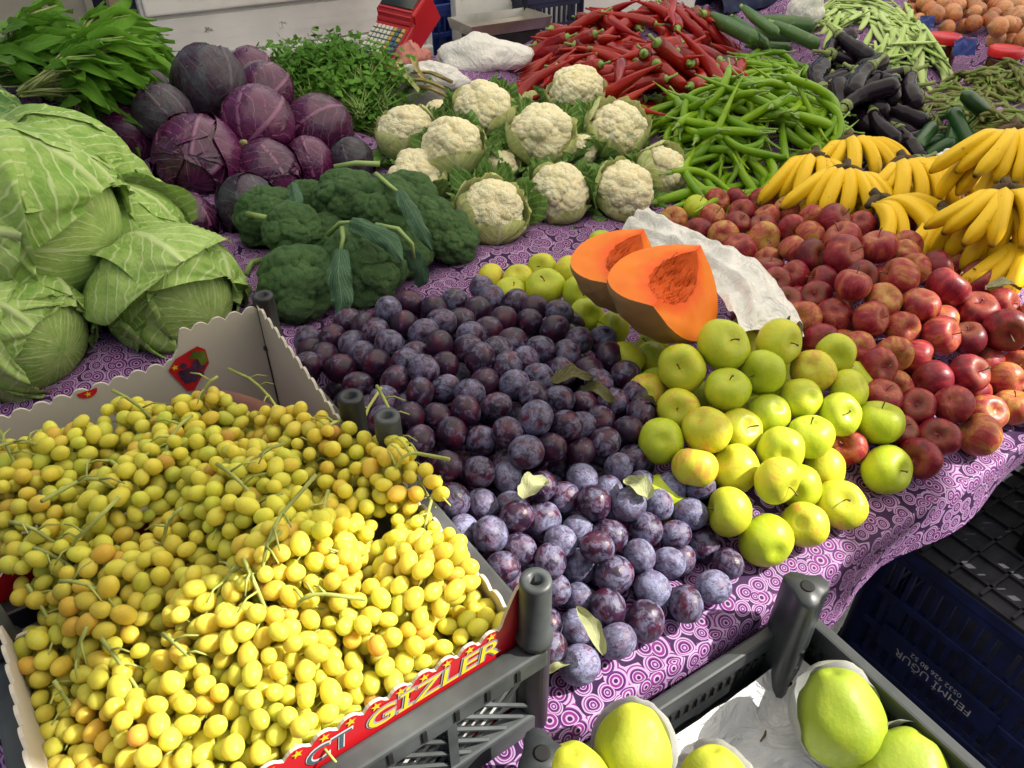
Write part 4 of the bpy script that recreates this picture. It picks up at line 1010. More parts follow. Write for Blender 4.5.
# ------------------------------------------------------------------ bananas
def banana_mesh(seed):
    r = random.Random(seed); n = 22; L = .15*r.uniform(.94, 1.06); R = .0130*r.uniform(.95, 1.05)
    t = np.linspace(0, 1, n); C = np.zeros((n, 3)); ang = .55; ds = L/(n-1); cur = r.uniform(1.5, 1.95); x = z = 0
    for i in range(n):
        C[i] = (x, 0, z); a = .72-cur*t[i]; x += ds*math.cos(a); z += ds*math.sin(a)
    rad = np.array([R*(.34+.66*min(1, max(0, (k-.08)/.2))**.8) if k < .8 else R*max(.22, 1-.78*((k-.8)/.2)**1.7) for k in t]); rad[-1] = R*.24
    return MB().tube(C, rad, 15, lobes=5, lobe_amp=.11).mesh('banana_body', M['banana'])
MESH['banana'] = [banana_mesh(i) for i in range(5)]
def hand(u, v, z, face, spreadw, n, label, droop=.35, size=1.0, roll=0.0, rows=1, lift=0):
    p = P(u, v, z); yaw = math.atan2(face[1], face[0])
    root = empty('banana_bunch', TM(p, Matrix.Rotation(yaw, 4, 'Z') @ Matrix.Rotation(roll, 4, 'X'), size)); tag(root, label, 'banana bunch', 'banana bunches')
    k = 0
    for row in range(rows):
        m = n+1 if row == 0 else n
        for i in range(m):
            f = (i/(m-1)-.5) if m > 1 else 0
            a = f*spreadw*1.25+random.uniform(-.07, .07); dr = droop-.12+.10*abs(f)*2+random.uniform(-.06, .06)+row*.42
            off = Vector((0, f*.05, -.012*row))
            Mx = Matrix.Translation(off) @ Matrix.Rotation(a, 4, 'Z') @ Matrix.Rotation(dr, 4, 'Y') @ Matrix.Rotation(random.uniform(-.3, .3)+f*1.0, 4, 'X')
            s = random.uniform(.94, 1.05)
            inst(MESH['banana'][k % 5], 'banana', Mx @ Matrix.Diagonal((s, s, s, 1)), root); k += 1
    mb = MB()
    pts = [(0, -.034, -.002), (-.004, -.017, .004), (-.006, 0, .006), (-.004, .017, .004), (0, .034, -.002)]
    mb.tube(pts, [.006, .009, .010, .009, .006], 8); mb.tube([(0, 0, .004), (-.012, 0, .010), (-.022, 0, .013)], [.011, .008, .009], 8)
    inst(mb.mesh('crown', M['bcrown']), 'crown', None, root)
    for dd in (.05, .11): 
        q = p+np.array((math.cos(yaw), math.sin(yaw), 0))*dd; support((q[0], q[1], z-.035-dd*.25), .03)
    return root
fr_ = lambda dx, dy: (dx, dy)
hand(814, 158, .11, (-.30, -1), 1.0, 5, 'banana bunch with its crown up, leftmost, touching the green peppers', .45)
hand(851, 142, .12, (.10, -1), 1.5, 6, 'banana bunch at the back beside the eggplants', .35)
hand(846, 172, .12, (-.25, -1), 1.2, 6, 'banana bunch spread over the red apples, its crown black and green', .40)
hand(905, 163, .13, (.25, -1), 1.7, 8, 'banana bunch fanned out neatly in the middle of the row', .38)
hand(880, 202, .11, (.55, -1), 1.0, 5, 'banana bunch lying low behind the top of the red apple heap', .30)
hand(945, 216, .11, (.0, -1), 1.3, 6, 'banana bunch with greenish stalks right behind the red apples', .45)
hand(1008, 192, .19, (-.05, -1), 2.0, 9, 'large banana bunch draped to both sides at the right edge', .45, .94, 0, 2)
hand(1016, 132, .24, (-.15, -1), 1.9, 9, 'large banana bunch topmost at the right edge, above the others', .45, .94, 0, 2)
hand(1030, 246, .12, (-.3, -1), 1.2, 6, 'sunlit banana bunch lowest at the right edge', .35)
hand(975, 172, .09, (-.5, -1), 1.4, 6, 'shaded banana bunch underneath the big right hand bunches', .35)
hand(1040, 190, .11, (.1, -1), 1.6, 6, 'banana bunch underneath the topmost bunch at the right edge', .35)
hand(850, 190, .06, (.1, -1), 1.8, 7, 'banana bunch underneath the middle of the row', .3)

# ------------------------------------------------------------------ pumpkin wedges
def wedge(A, B, openv, R, half, label, dep=.62, squash=1.0):
    a, b = np.array(A), np.array(B); c = (a+b)/2; L = np.linalg.norm(b-a); X = (b-a)/L
    Z_ = np.array(openv, float); Z_ -= X*(Z_@X); Z_ /= np.linalg.norm(Z_); Y = np.cross(Z_, X)
    root = empty('pumpkin_wedge', TM(c, frame(X, Y, Z_))); tag(root, label, 'pumpkin', 'cut pumpkin wedges')
    n, m = 30, 20
    t = np.linspace(-1, 1, n); xs = t*L/2
    ro = lambda k: R*(max(0, 1-abs(k)**2.3))**.52
    def ri(k):
        e = max(0, 1-(abs(k)/.80)**2.0)
        return R*dep*e**.8*(1+.05*math.sin(k*23))
    def ring(rf, ph, k): return np.array((k*L/2, rf*math.sin(ph), -rf*math.cos(ph)))
    phs = np.linspace(-half, half, m)
    def rib(ph): return 1+.02*math.cos(ph*14)
    G = np.array([[ring(ro(k)*rib(ph), ph, k) for ph in phs] for k in t]); sk = MB().grid(G)
    inst(sk.mesh('pumpkin_skin', M['pskin']), 'skin', None, root)
    UVg = np.array([[(i/(n-1), j/(m-1)) for j in range(m)] for i in range(n)])
    G = np.array([[ring(ri(k)*(1+.06*mnoise.noise(Vector((k*5, ph*5, 1)))), ph, k) for ph in phs] for k in t]); 
    inst(MB().grid(G[:, ::-1], UVg).mesh('pumpkin_cavity', M['pcav']), 'seed_cavity', None, root)
    fl = MB()
    for sg in (-1, 1):
        ph = half*sg; W = 9
        G = np.zeros((n, W, 3))
        for i, k in enumerate(t):
            i0 = ri(k)*(1+.06*mnoise.noise(Vector((k*5, ph*5, 1)))); o0 = ro(k)*rib(ph)
            for j in range(W):
                q = j/(W-1); rr = i0+(o0-i0)*q
                nz = .0035*mnoise.noise(Vector((k*3, q*2, sg+L*10)))*math.sin(PI*q)
                G[i, j] = ring(rr, ph+nz/max(.02, rr), k)
        UVf = np.array([[(i/(n-1), j/(W-1)) for j in range(W)] for i in range(n)]); fl.grid(G if sg > 0 else G[:, ::-1], UVf if sg > 0 else UVf[:, ::-1])
    inst(fl.mesh('pumpkin_flesh', M['pflesh']), 'cut_flesh', None, root)
    sm = MB(); rr_ = random.Random(int(L*1e4))
    for q in range(60):
        k0 = rr_.uniform(-.6, .5); k1 = k0+rr_.uniform(.1, .35); p0 = rr_.uniform(-half, half)*.95; p1 = p0+rr_.uniform(-.35, .35)
        if k1 > .7: continue
        A0 = ring(ri(k0)*.96, p0, k0); A1 = ring(ri(k1)*.96, p1, k1); mid = (A0+A1)/2+np.array((0, 0, rr_.uniform(-.002, .010)))
        sm.tube([A0, mid, A1], [.0007, .0005, .0007], 4)
    inst(sm.mesh('pulp_strands', M['pcav']), 'pulp_strands', None, root)
    support(c-Z_*R*.6, R*.5)
    return root
A_ = P(653, 306, .205); wedge(A_, A_+.175*np.array((.50, .86, .04)), (.22, -.38, .9), .092, R_(60), 'pumpkin wedge in front, its stringy orange hollow facing the camera', .38)
A_ = P(612, 284, .185); wedge(A_, A_+.165*np.array((.38, .92, .05)), (.26, -.42, .87), .082, R_(58), 'pumpkin wedge behind at the left, brown skin and stem scar showing', .36)

# ------------------------------------------------------------------ white bag beside the pumpkin
def sheet(name, rows, nu, nv, amp, mat, seed, freq=7.):
    """rows: list of (left point, right point); smooth sheet with soft folds"""
    Lp = np.array([r[0] for r in rows]); Rp = np.array([r[1] for r in rows]); s = np.linspace(0, 1, len(rows)); t = np.linspace(0, 1, nu)
    ip = lambda A: np.stack([np.interp(t, s, A[:, k]) for k in range(3)], 1)
    L2, R2 = ip(Lp), ip(Rp)
    for _ in range(4):
        for A in (L2, R2): A[1:-1] = (A[:-2]+2*A[1:-1]+A[2:])/4
    G = np.zeros((nu, nv, 3))
    for i in range(nu):
        for j in range(nv):
            q = j/(nv-1); p = L2[i]*(1-q)+R2[i]*q
            hgt = amp*(.9*math.sin(q*PI)+.35*mnoise.noise(Vector((i*.03*freq+seed, q*freq*.9, seed)))+.3*mnoise.noise(Vector((i*.012*freq, q*freq*2.3, seed+4)))-.38*abs(math.sin(q*11+mnoise.noise(Vector((i*.07, seed, 0)))*2)))
            G[i, j] = p+np.array((0, 0, hgt))
    return MB().grid(G).mesh(name, M[mat])
rows = [((615, 236, .05), (652, 208, .05)), ((640, 246, .09), (672, 222, .08)), ((676, 262, .12), (706, 236, .10)), ((706, 280, .15), (742, 254, .12)), ((728, 302, .16), (770, 268, .12)), ((742, 326, .155), (790, 296, .12)), ((762, 330, .145), (806, 330, .12))]
o = inst(sheet('bag_film', [(P(*a), P(*b)) for a, b in rows], 60, 30, .028, 'bag', 3), 'white_bag'); tag(o, 'crumpled white plastic bag lying between the pumpkin and the red apples', 'plastic bag')
# plastic bags at the back
def blob(name, u, v, z, sx, sy, sz, mat, label, seed, amp=.22, rot=0.0, tail=None, cat='plastic bag'):
    p = P(u, v, z); V = []; F = []; nu, nv = 44, 28
    for i in range(nv+1):
        th = PI*i/nv
        for j in range(nu):
            a = 2*PI*j/nu; d = Vector((math.sin(th)*math.cos(a), math.sin(th)*math.sin(a), math.cos(th)))
            r = 1+amp*mnoise.noise(d*1.6+Vector((seed, 0, 0)))+amp*.6*abs(mnoise.noise(d*3.5+Vector((seed, 5, 0))))+amp*.2*mnoise.noise(Vector((d.x*3, d.y*12, d.z*12)))
            if tail: r += tail*max(0, d.x)**10
            V.append((d.x*r*sx, d.y*r*sy, max(-.5*sz, d.z*r*sz)))
    F = [(i*nu+j, (i+1)*nu+j, (i+1)*nu+(j+1) % nu, i*nu+(j+1) % nu) for i in range(nv) for j in range(nu)]
    o = inst(MB().add(V, F).mesh(name+'_film', M[mat], weld=True), name, TM(p, Matrix.Rotation(rot, 4, 'Z'))); tag(o, label, cat); SUP.append((p[0], p[1], p[2]-.5*sz, max(sx, sy)*.6)); return o
blob('plastic_bag', 478, 58, .10, .125, .07, .06, 'bag', 'full white plastic bag resting in front of the steel tray', 1, .2, R_(15), .35)
blob('plastic_bag', 432, 78, .075, .085, .05, .04, 'bag', 'limp white bag end draped over the dry leek stalks', 7, .3, R_(-15), .3)
blob('plastic_bag', 412, 66, .075, .06, .045, .055, 'redbag', 'white bag with red print crumpled in front of the red scale', 4, .3, R_(25))
blob('plastic_bag', 420, 98, .05, .10, .05, .045, 'clearbag', 'cloudy clear plastic bag of vegetables beside the parsley', 9, .2, R_(-8))
blob('plastic_bag', 806, 10, .15, .06, .05, .07, 'bag', 'white plastic bag at the left end of the flat beans', 12, .2, R_(5))
blob('plastic_bag', 947, 166, .085, .035, .03, .03, 'bag', 'white scrap of plastic between the cucumbers and the bananas', 15, .3, R_(5))
for k, (L, lab) in enumerate([([(398, 62, .12), (404, 76, .12), (418, 92, .10)], 'upright pale leek leaf standing left of the others'), ([(404, 82, .10), (425, 82, .115), (448, 92, .09)], 'tan dry leek stalk arching in front of the white bag'), ([(412, 74, .11), (430, 74, .115), (452, 84, .10)], 'tan dry leek stalk at the back under the white bag'), ([(414, 58, .13), (416, 70, .12), (424, 82, .11)], 'split leek tip sticking up between the bags'), ([(410, 88, .085), (430, 90, .10), (446, 98, .08)], 'lowest tan leek stalk above the cloudy bag')]):
    o = inst(strap_leaf('leek_blade', px_line(L), .013, 'cauliwrap' if k in (0,) else 'cabbage', curl=.6, seed=k, shape=lambda v: .8-.4*v), 'leek_stalk'); o.data.materials[0] = M['leek'] if k else M['cauliwrap']
    tag(o, lab, 'leek', 'dry leek stalks')
# ------------------------------------------------------------------ helpers for planes of the stall frame
def hit_n(u, v, n):
    d = ray(u, v); o = np.array((0, 0, CAM_H)); t = ((ORG-o)@N3+n)/(d@N3); p = o+d*t
    e, _ = toEN(p); return e, p[2]
def hit_e(u, v, e):
    d = ray(u, v); o = np.array((0, 0, CAM_H)); t = ((ORG-o)@E3+e)/(d@E3); p = o+d*t
    _, n = toEN(p); return n, p[2]
def text_mesh(body, size, mat, offset=0.0, name='lettering', shear=0.0, sx=1.0, align='CENTER'):
    cu = bpy.data.curves.new(name, 'FONT'); cu.body = body; cu.size = size; cu.align_x = align; cu.align_y = 'CENTER'; cu.offset = offset; cu.shear = shear; cu.resolution_u = 4
    ob = bpy.data.objects.new(name, cu); COL.objects.link(ob); dg = bpy.context.evaluated_depsgraph_get()
    me = bpy.data.meshes.new_from_object(ob.evaluated_get(dg)); bpy.data.objects.remove(ob)
    me.transform(Matrix.Diagonal((sx, 1, 1, 1))); me.materials.clear(); me.materials.append(mat); me.name = name
    return me
def star(c, r, X, Y, n=5):
    out = []
    for k in range(2*n):
        a = PI/2+k*PI/n; q = r if k % 2 == 0 else r*.42; out.append(np.array(c)+np.array(X)*q*math.cos(a)+np.array(Y)*q*math.sin(a))
    return out

# ------------------------------------------------------------------ slatted plastic crates
def crate(name, M_, sx, sy, hz, posth, mat, label, cat='crate', group=None, pr_=.014, base=True, style='lattice', round_post=True, posts=((0, 0), (1, 0), (0, 1), (1, 1)), back_h=None, ins=None):
    """origin at the lower corner; x along sx, y along sy"""
    root = empty(name, M_); tag(root, label, cat, group)
    if base:
        mb = MB(); mb.box((sx/2, sy/2, .006), (sx-.012, sy-.012, .010)); inst(mb.mesh('crate_base', mat, False), 'base', None, root)
    def wall(p, q, h, side):
        mb = MB(); d = np.array(q)-np.array(p); L = np.linalg.norm(d); d /= L; nn = np.array((-d[1], d[0]))
        Mw = Matrix(((d[0], nn[0], 0, p[0]), (d[1], nn[1], 0, p[1]), (0, 0, 1, 0), (0, 0, 0, 1)))
        mb.box((L/2, 0, h-.012), (L, .020 if style != 'solid' else .014, .024), .003, Mw); mb.box((L/2, 0, .016), (L, .016, .030), .003, Mw)
        z0, z1 = .03, h-.024
        if style == 'lattice':
            k = max(2, round(L/.09))
            for i in range(k+1): mb.box((min(L-.006, max(.006, i*L/k)), .001, (z0+z1)/2), (.009, .013, z1-z0), 0, Mw)
            step = .019; H = z1-z0
            for sg in (-1, 1):
                x = -H
                while x < L+H:
                    xa, xb = (x, x+H) if sg > 0 else (x+H, x)
                    za, zb = z0, z1
                    lo, hi = min(xa, xb), max(xa, xb)
                    if lo >= 0 and hi <= L:
                        A = Mw @ Vector((xa, .002*sg, za)); B = Mw @ Vector((xb, .002*sg, zb)); mb.tube([tuple(A), tuple(B)], .0022, 5)
                    x += step
            for i in range(int(L/.03)): mb.box((.02+i*.03, -.0105, h-.010), (.004, .002, .014), 0, Mw, 1)
        elif style == 'slots':
            rows = max(2, int(h/.075)); 
            for rI in range(rows):
                za = z0+(z1-z0)*rI/rows; zb = z0+(z1-z0)*(rI+1)/rows
                mb.box((L/2, 0, zb-.008), (L, .012, .016), .002, Mw)
                m = int(L/.022)
                for i in range(m): 
                    if (i+rI*2) % 9 != 4: mb.box((.011+i*L/m, 0, (za+zb)/2-.008), (.007, .009, zb-za-.016), 0, Mw)
                    else: mb.box((.011+i*L/m, 0, (za+zb)/2-.008), (.022, .009, zb-za-.016), 0, Mw)
        else:
            mb.box((L/2, 0, (z0+z1)/2), (L-.004, .007, z1-z0), 0, Mw)
            for i in range(int(L/.012)): mb.box((.01+i*.012, -.0045 if False else -.0045, h-.040), (.005, .003, .014), 0, Mw, 1)
            for i in range(int(L/.012)): mb.box((.01+i*.012, .0045, h-.040), (.005, .003, .014), 0, Mw, 1)
        inst(mb.mesh('crate_wall', [mat, M['hole']], False), 'side_wall', None, root)
    g = .011
    wall((g, g), (sx-g, g), hz, 0); wall((sx-g, g+.011), (sx-g, sy-g-.011), hz, 1); wall((sx-g, sy-g), (g, sy-g), back_h or hz, 2); wall((g, sy-g-.011), (g, g+.011), hz, 3)
    for (ix, iy) in posts:
        iq = ins or pr_*1.15; x = pr_*1.15 if ix == 0 else sx-iq; y = pr_*1.15 if iy == 0 else sy-pr_*1.15
        mb = MB()
        if round_post:
            mb.lathe([(pr_*1.05, 0), (pr_*1.05, hz+.004), (pr_*1.18, hz+.005), (pr_*1.18, hz+.010), (pr_, hz+.012), (pr_*.97, posth-.003), (pr_*.92, posth), (pr_*.42, posth), (pr_*.40, posth-.012)], 24, Matrix.Translation((x, y, 0)))
            mb.lathe([(pr_*.40, posth-.013), (.0005, posth-.0128)], 12, Matrix.Translation((x, y, 0)), 1)
        else:
            cx, cy = (1 if ix == 0 else -1), (1 if iy == 0 else -1)
            tri = []
            for k in range(24):
                a = 2*PI*k/24; rr = pr_*(1.0+.22*math.cos(3*(a-math.atan2(-cy, -cx)-PI)))
                tri.append((rr*math.cos(a), rr*math.sin(a)))
            for z0_, z1_, s0, s1, mi in ((0, posth-.004, 1.05, .97, 0), (posth-.004, posth, .97, .90, 0)):
                V = [(x+a*s0, y+b*s0, z0_) for a, b in tri]+[(x+a*s1, y+b*s1, z1_) for a, b in tri]
                F = [(k, (k+1) % 24, 24+(k+1) % 24, 24+k) for k in range(24)]
                if z1_ == posth: F.append(tuple(range(24, 48)))
                mb.add(V, F)
            mb.lathe([(.0075, posth+.0006), (.0055, posth+.0008), (.0005, posth+.0008)], 16, Matrix.Translation((x, y, 0)), 1)
            for k in range(3): mb.box((x+pr_*.2*cx, y+cy*pr_*(-.97)*-1, .05+.03*k), (.006, .002, .004), 0, None, 1)
        inst(mb.mesh('corner_post', [mat, M['hole']]), 'corner_post', None, root)
    return root
# grape crates on the cloth; they stand a few degrees askew to the table edge
DC = R_(3.2); PIV = EN(-.243, .004); cD, sD = math.cos(DC), math.sin(DC)
def rotc(v): return np.array((v[0]*cD-v[1]*sD, v[0]*sD+v[1]*cD, v[2]))
E3C, N3C = rotc(E3), rotc(N3)
def ENC(e, n, z=0.0): return PIV*np.array((1, 1, 0))+(e+.243)*E3C+(n-.004)*N3C+np.array((0, 0, z))
def toENC(p):
    d = np.asarray(p)[:2]-PIV[:2]; return d@E3C[:2]-.243, d@N3C[:2]+.004
def menc(e, n, z=0.0):
    return Matrix.Translation(Vector(ENC(e, n, z))) @ MEN @ Matrix.Rotation(DC, 4, 'Z')
def hit_nc(u, v, n):
    d = ray(u, v); o = np.array((0, 0, CAM_H)); q = ENC(0, n); t = ((q-o)@N3C)/(d@N3C); p = o+d*t
    return toENC(p)[0], p[2]
FE0, FE1 = -.645, -.240
crate('fruit_crate', menc(FE0, .004, .002), FE1-FE0, .285, .125, .205, M['grey'], 'grey plastic lattice crate holding the front grapes, at the edge of the stall', 'crate', 'plastic crates of grapes')
crate('fruit_crate', menc(FE0-.016, .308, .002), FE1-FE0, .285, .125, .205, M['black'], 'black plastic crate holding the back grapes, next to the cabbages', 'crate', 'plastic crates of grapes')

def scallop_wall(mb, p, q, z0, ztop, t=.003, mi_in=0, mi_out=1, bump=.007, pitch=.021, band=None):
    """upright board from p to q (EN), its top edge cut in round tabs; ztop may be a function of 0..1"""
    p = np.array(p); q = np.array(q); L = np.linalg.norm(q-p); d = (q-p)/L; nn = np.array((-d[1], d[0])); n = int(L/.003)
    top = []; 
    for i in range(n+1):
        s = i/n; zt = ztop(s) if callable(ztop) else ztop
        ph = (s*L/pitch) % 1
        b = bump*(max(0, 1-((ph-.5)/.40)**2)**.5 if abs(ph-.5) < .40 else 0)
        top.append((s*L, zt+b))
    for off, mi in ((t/2, mi_in), (-t/2, mi_out)):
        V = []; F = []
        for (x, z) in top:
            c = p+d*x+nn*off; V.append(ENC(c[0], c[1], z0)); V.append(ENC(c[0], c[1], z))
        for i in range(n):
            f = (2*i, 2*i+2, 2*i+3, 2*i+1); F.append(f if off < 0 else f[::-1])
        mb.add(V, F, None, mi)
    V = []; F = []
    for (x, z) in top:
        for off in (t/2, -t/2):
            c = p+d*x+nn*off; V.append(ENC(c[0], c[1], z))
    for i in range(n): F.append((2*i, 2*i+1, 2*i+3, 2*i+2))
    mb.add(V, F, None, mi_in)
def carton(label, e0, e1, n0, n1, ztops, front_print):
    root = empty('grape_carton', Matrix.Identity(4)); tag(root, label, 'carton', 'printed cardboard grape cartons')
    sides = dict(front=((e0, n0), (e1, n0)), right=((e1, n0), (e1, n1)), back=((e1, n1), (e0, n1)), left=((e0, n1), (e0, n0)))
    for k, (a, b) in sides.items():
        mb = MB(); scallop_wall(mb, a, b, .015, ztops[k]); inst(mb.mesh('board_wall', [M['kraft'], M['redprint'] if k == 'front' else M['kraftw'] if k == 'left' else M['redprint']], False), 'board_wall', None, root)
    mb = MB().poly([ENC(e0, n0, .015), ENC(e1, n0, .015), ENC(e1, n1, .015), ENC(e0, n1, .015)]); inst(mb.mesh('carton_floor', M['kraft'], False), 'floor', None, root)
    return root
cf = carton('front grape carton with red edge, yellow stars and yellow lettering', FE0+.024, FE1-.026, .029, .266, dict(front=lambda s: .153+.045*max(0, (s-.93)/.07)**1.5, right=.148, back=.135, left=.16), True)
cb = carton('back grape carton of grey board with a tall scalloped corner', FE0+.008, FE1-.042, .333, .572, dict(front=.152, right=lambda s: .160+.035*s**.7, back=lambda s: .192 if s < .27 else .192-.037*min(1, (s-.27)/.05), left=.155), False)
def print_stars(root, p, q, z, out, pitch=.021, r=.0048, ks=None):
    mb = MB(); p = np.array(p); q = np.array(q); L = np.linalg.norm(q-p); d = (q-p)/L; nn = np.array((d[1], -d[0]))
    X = d[0]*E3C+d[1]*N3C
    n = int(L/pitch)
    for k in range(n):
        if ks and k not in ks: continue
        c = p+d*(k+.5)*pitch+nn*out; mb.poly(star(ENC(c[0], c[1], z(k/n) if callable(z) else z), r, X, (0, 0, 1)))
    inst(mb.mesh('star_print', M['yelprint'], False), 'star_print', None, root)
print_stars(cf, (FE0+.024, .029), (FE1-.026, .029), .1555, .0026)
print_stars(cb, (FE0+.008, .333), (FE1-.042, .333), .1525, .0026)
# lettering on the front carton's outer face
def put_text(root, body, e, n, z, size, mat, out, offset=0.0, sx=1.0, shear=.15):
    Mx = Matrix.Translation(Vector(ENC(e, n-out, z))) @ frame(E3C, (0, 0, 1), -N3C)
    inst(text_mesh(body, size, mat, offset, 'lettering', shear, sx), 'lettering', Mx, root)
gz = .1385; ge = toENC(P(447, 703, gz))[0]
put_text(cf, 'GİZLER', ge, .029, gz, .028, M['white_print'], .0022, .0014, 1.3); put_text(cf, 'GİZLER', ge, .029, gz, .028, M['yelprint'], .0028, 0, 1.3)
put_text(cf, 'CT', ge-.092, .029, gz, .026, M['kraftw'], .0022, .0010, 1.1); put_text(cf, 'CT', ge-.092, .029, gz, .026, M['key3'], .0028, 0, 1.1)
inst(MB().poly([ENC(FE0+.03, .0268, .03), ENC(FE1-.03, .0268, .03), ENC(FE1-.03, .0268, .088), ENC(FE0+.03, .0268, .088)]).mesh('white_print', M['kraftw'], False), 'white_print', None, cf)
mb = MB().poly([ENC(ge-.155+a, .0262, .128+b) for a, b in ((0, 0), (.04, 0), (.035, .012), (.02, .02), (.0, .014))]); inst(mb.mesh('leaf_print', M['greenprint'], False), 'leaf_print', None, cf)
# red side of the carton wall seen past the post, with stars
mb = MB(); mb.poly([ENC(FE1-.0235, .10, .150), ENC(FE1-.0235, .19, .150), ENC(FE1-.0235, .19, .166), ENC(FE1-.0235, .10, .166)][::1]); 
# folded corner flap with printed grapes
fe0, fn = -.405, .5685
fl_ = [(0, .037), (.012, .050), (.040, .058), (.048, .05), (.048, .03), (.022, -.002), (.014, .0)]
root = cb
inst(MB().poly([ENC(fe0+a, fn, .112+b) for a, b in fl_]).mesh('printed_flap', M['redprint'], False), 'printed_flap', None, root)
mb = MB(); r0 = random.Random(4)
for k in range(26):
    a = r0.uniform(.012, .040); b = r0.uniform(.012, .040)
    if abs(a-.026) > .006+.014*(b-.008)/.03: continue
    c = ENC(fe0+a, fn-.0006-k*.00005, .112+b); mb.poly([c+E3C*.0042*math.cos(t)+np.array((0, 0, 1))*.0042*math.sin(t) for t in np.linspace(0, 2*PI, 10)[:-1]])
inst(mb.mesh('grape_print', M['grapeprint'], False), 'grape_print', None, root)
inst(MB().poly([ENC(fe0+a, fn-.0022, .112+b) for a, b in ((.026, .046), (.034, .055), (.046, .050), (.047, .034), (.038, .030), (.036, .042))]).mesh('leaf_print', M['olive'], False), 'leaf_print', None, root)
inst(MB().poly(star(ENC(fe0+.008, fn-.002, .152), .0045, E3C, (0, 0, 1))).mesh('star_print', M['yelprint'], False), 'star_print', None, root)
for ee in (-.495,):
    inst(MB().poly([ENC(ee+.011*math.cos(t), .569, .158+.010*math.sin(t)) for t in np.linspace(PI, 2*PI, 12)]).mesh('red_tab', M['redprint'], False), 'red_tab', None, root)
    inst(MB().poly(star(ENC(ee, .5685, .1535), .004, E3C, (0, 0, 1))).mesh('star_print', M['yelprint'], False), 'star_print', None, root)
# pink paper sheet against the right wall of the back carton
G = np.zeros((24, 8, 3))
for i in range(24):
    s = i/23; hh = .10+.052*math.sqrt(max(0, 1-(2*s-1)**2))
    for j in range(8): G[i, j] = ENC(FE1-.052-.105*s-.010*(1-j/7), .360+.185*s-.006*math.sin(s*PI), .02+(hh-.012)*j/7)
o = inst(MB().grid(G).mesh('pink_sheet', M['pinkfoam']), 'pink_liner_paper'); tag(o, 'pink paper liner standing inside the back grape carton', 'paper liner')

# ------------------------------------------------------------------ grapes
def grape_mesh():
    V = []; F = []; nu, nv = 14, 10
    for i in range(nv+1):
        th = PI*i/nv
        for j in range(nu):
            a = 2*PI*j/nu; V.append((math.sin(th)*math.cos(a), math.sin(th)*math.sin(a), 1.3*math.cos(th)*(1+.05*math.cos(th))))
    F = [(i*nu+j, (i+1)*nu+j, (i+1)*nu+(j+1) % nu, i*nu+(j+1) % nu) for i in range(nv) for j in range(nu)]
    return MB().add(V, F).mesh('grape_berry', M['grape'], weld=True)
GM = grape_mesh()
g_surf = make_surf([(u_, v_, z_+.026) for u_, v_, z_ in [(480,620,.115),(400,690,.12),(300,740,.145),(200,700,.135),(120,700,.11),(60,740,.09),(50,600,.125),(25,570,.150),(90,560,.160),(300,560,.185),(200,600,.165),(420,560,.165),(400,480,.160),(330,450,.160),(250,480,.17),(150,540,.150),(50,525,.168),(110,508,.170),(170,488,.168),(240,468,.165),(300,450,.150),(200,400,.150),(100,425,.152),(20,460,.152),(160,395,.145),(60,500,.150),(30,530,.155),(300,400,.070),(270,385,.070),(325,410,.075),(430,490,.145),(250,640,.155),(350,640,.150),(150,640,.13),(470,590,.125),(345,425,.105),(375,440,.12),(230,370,.075),(500,630,.105)]])
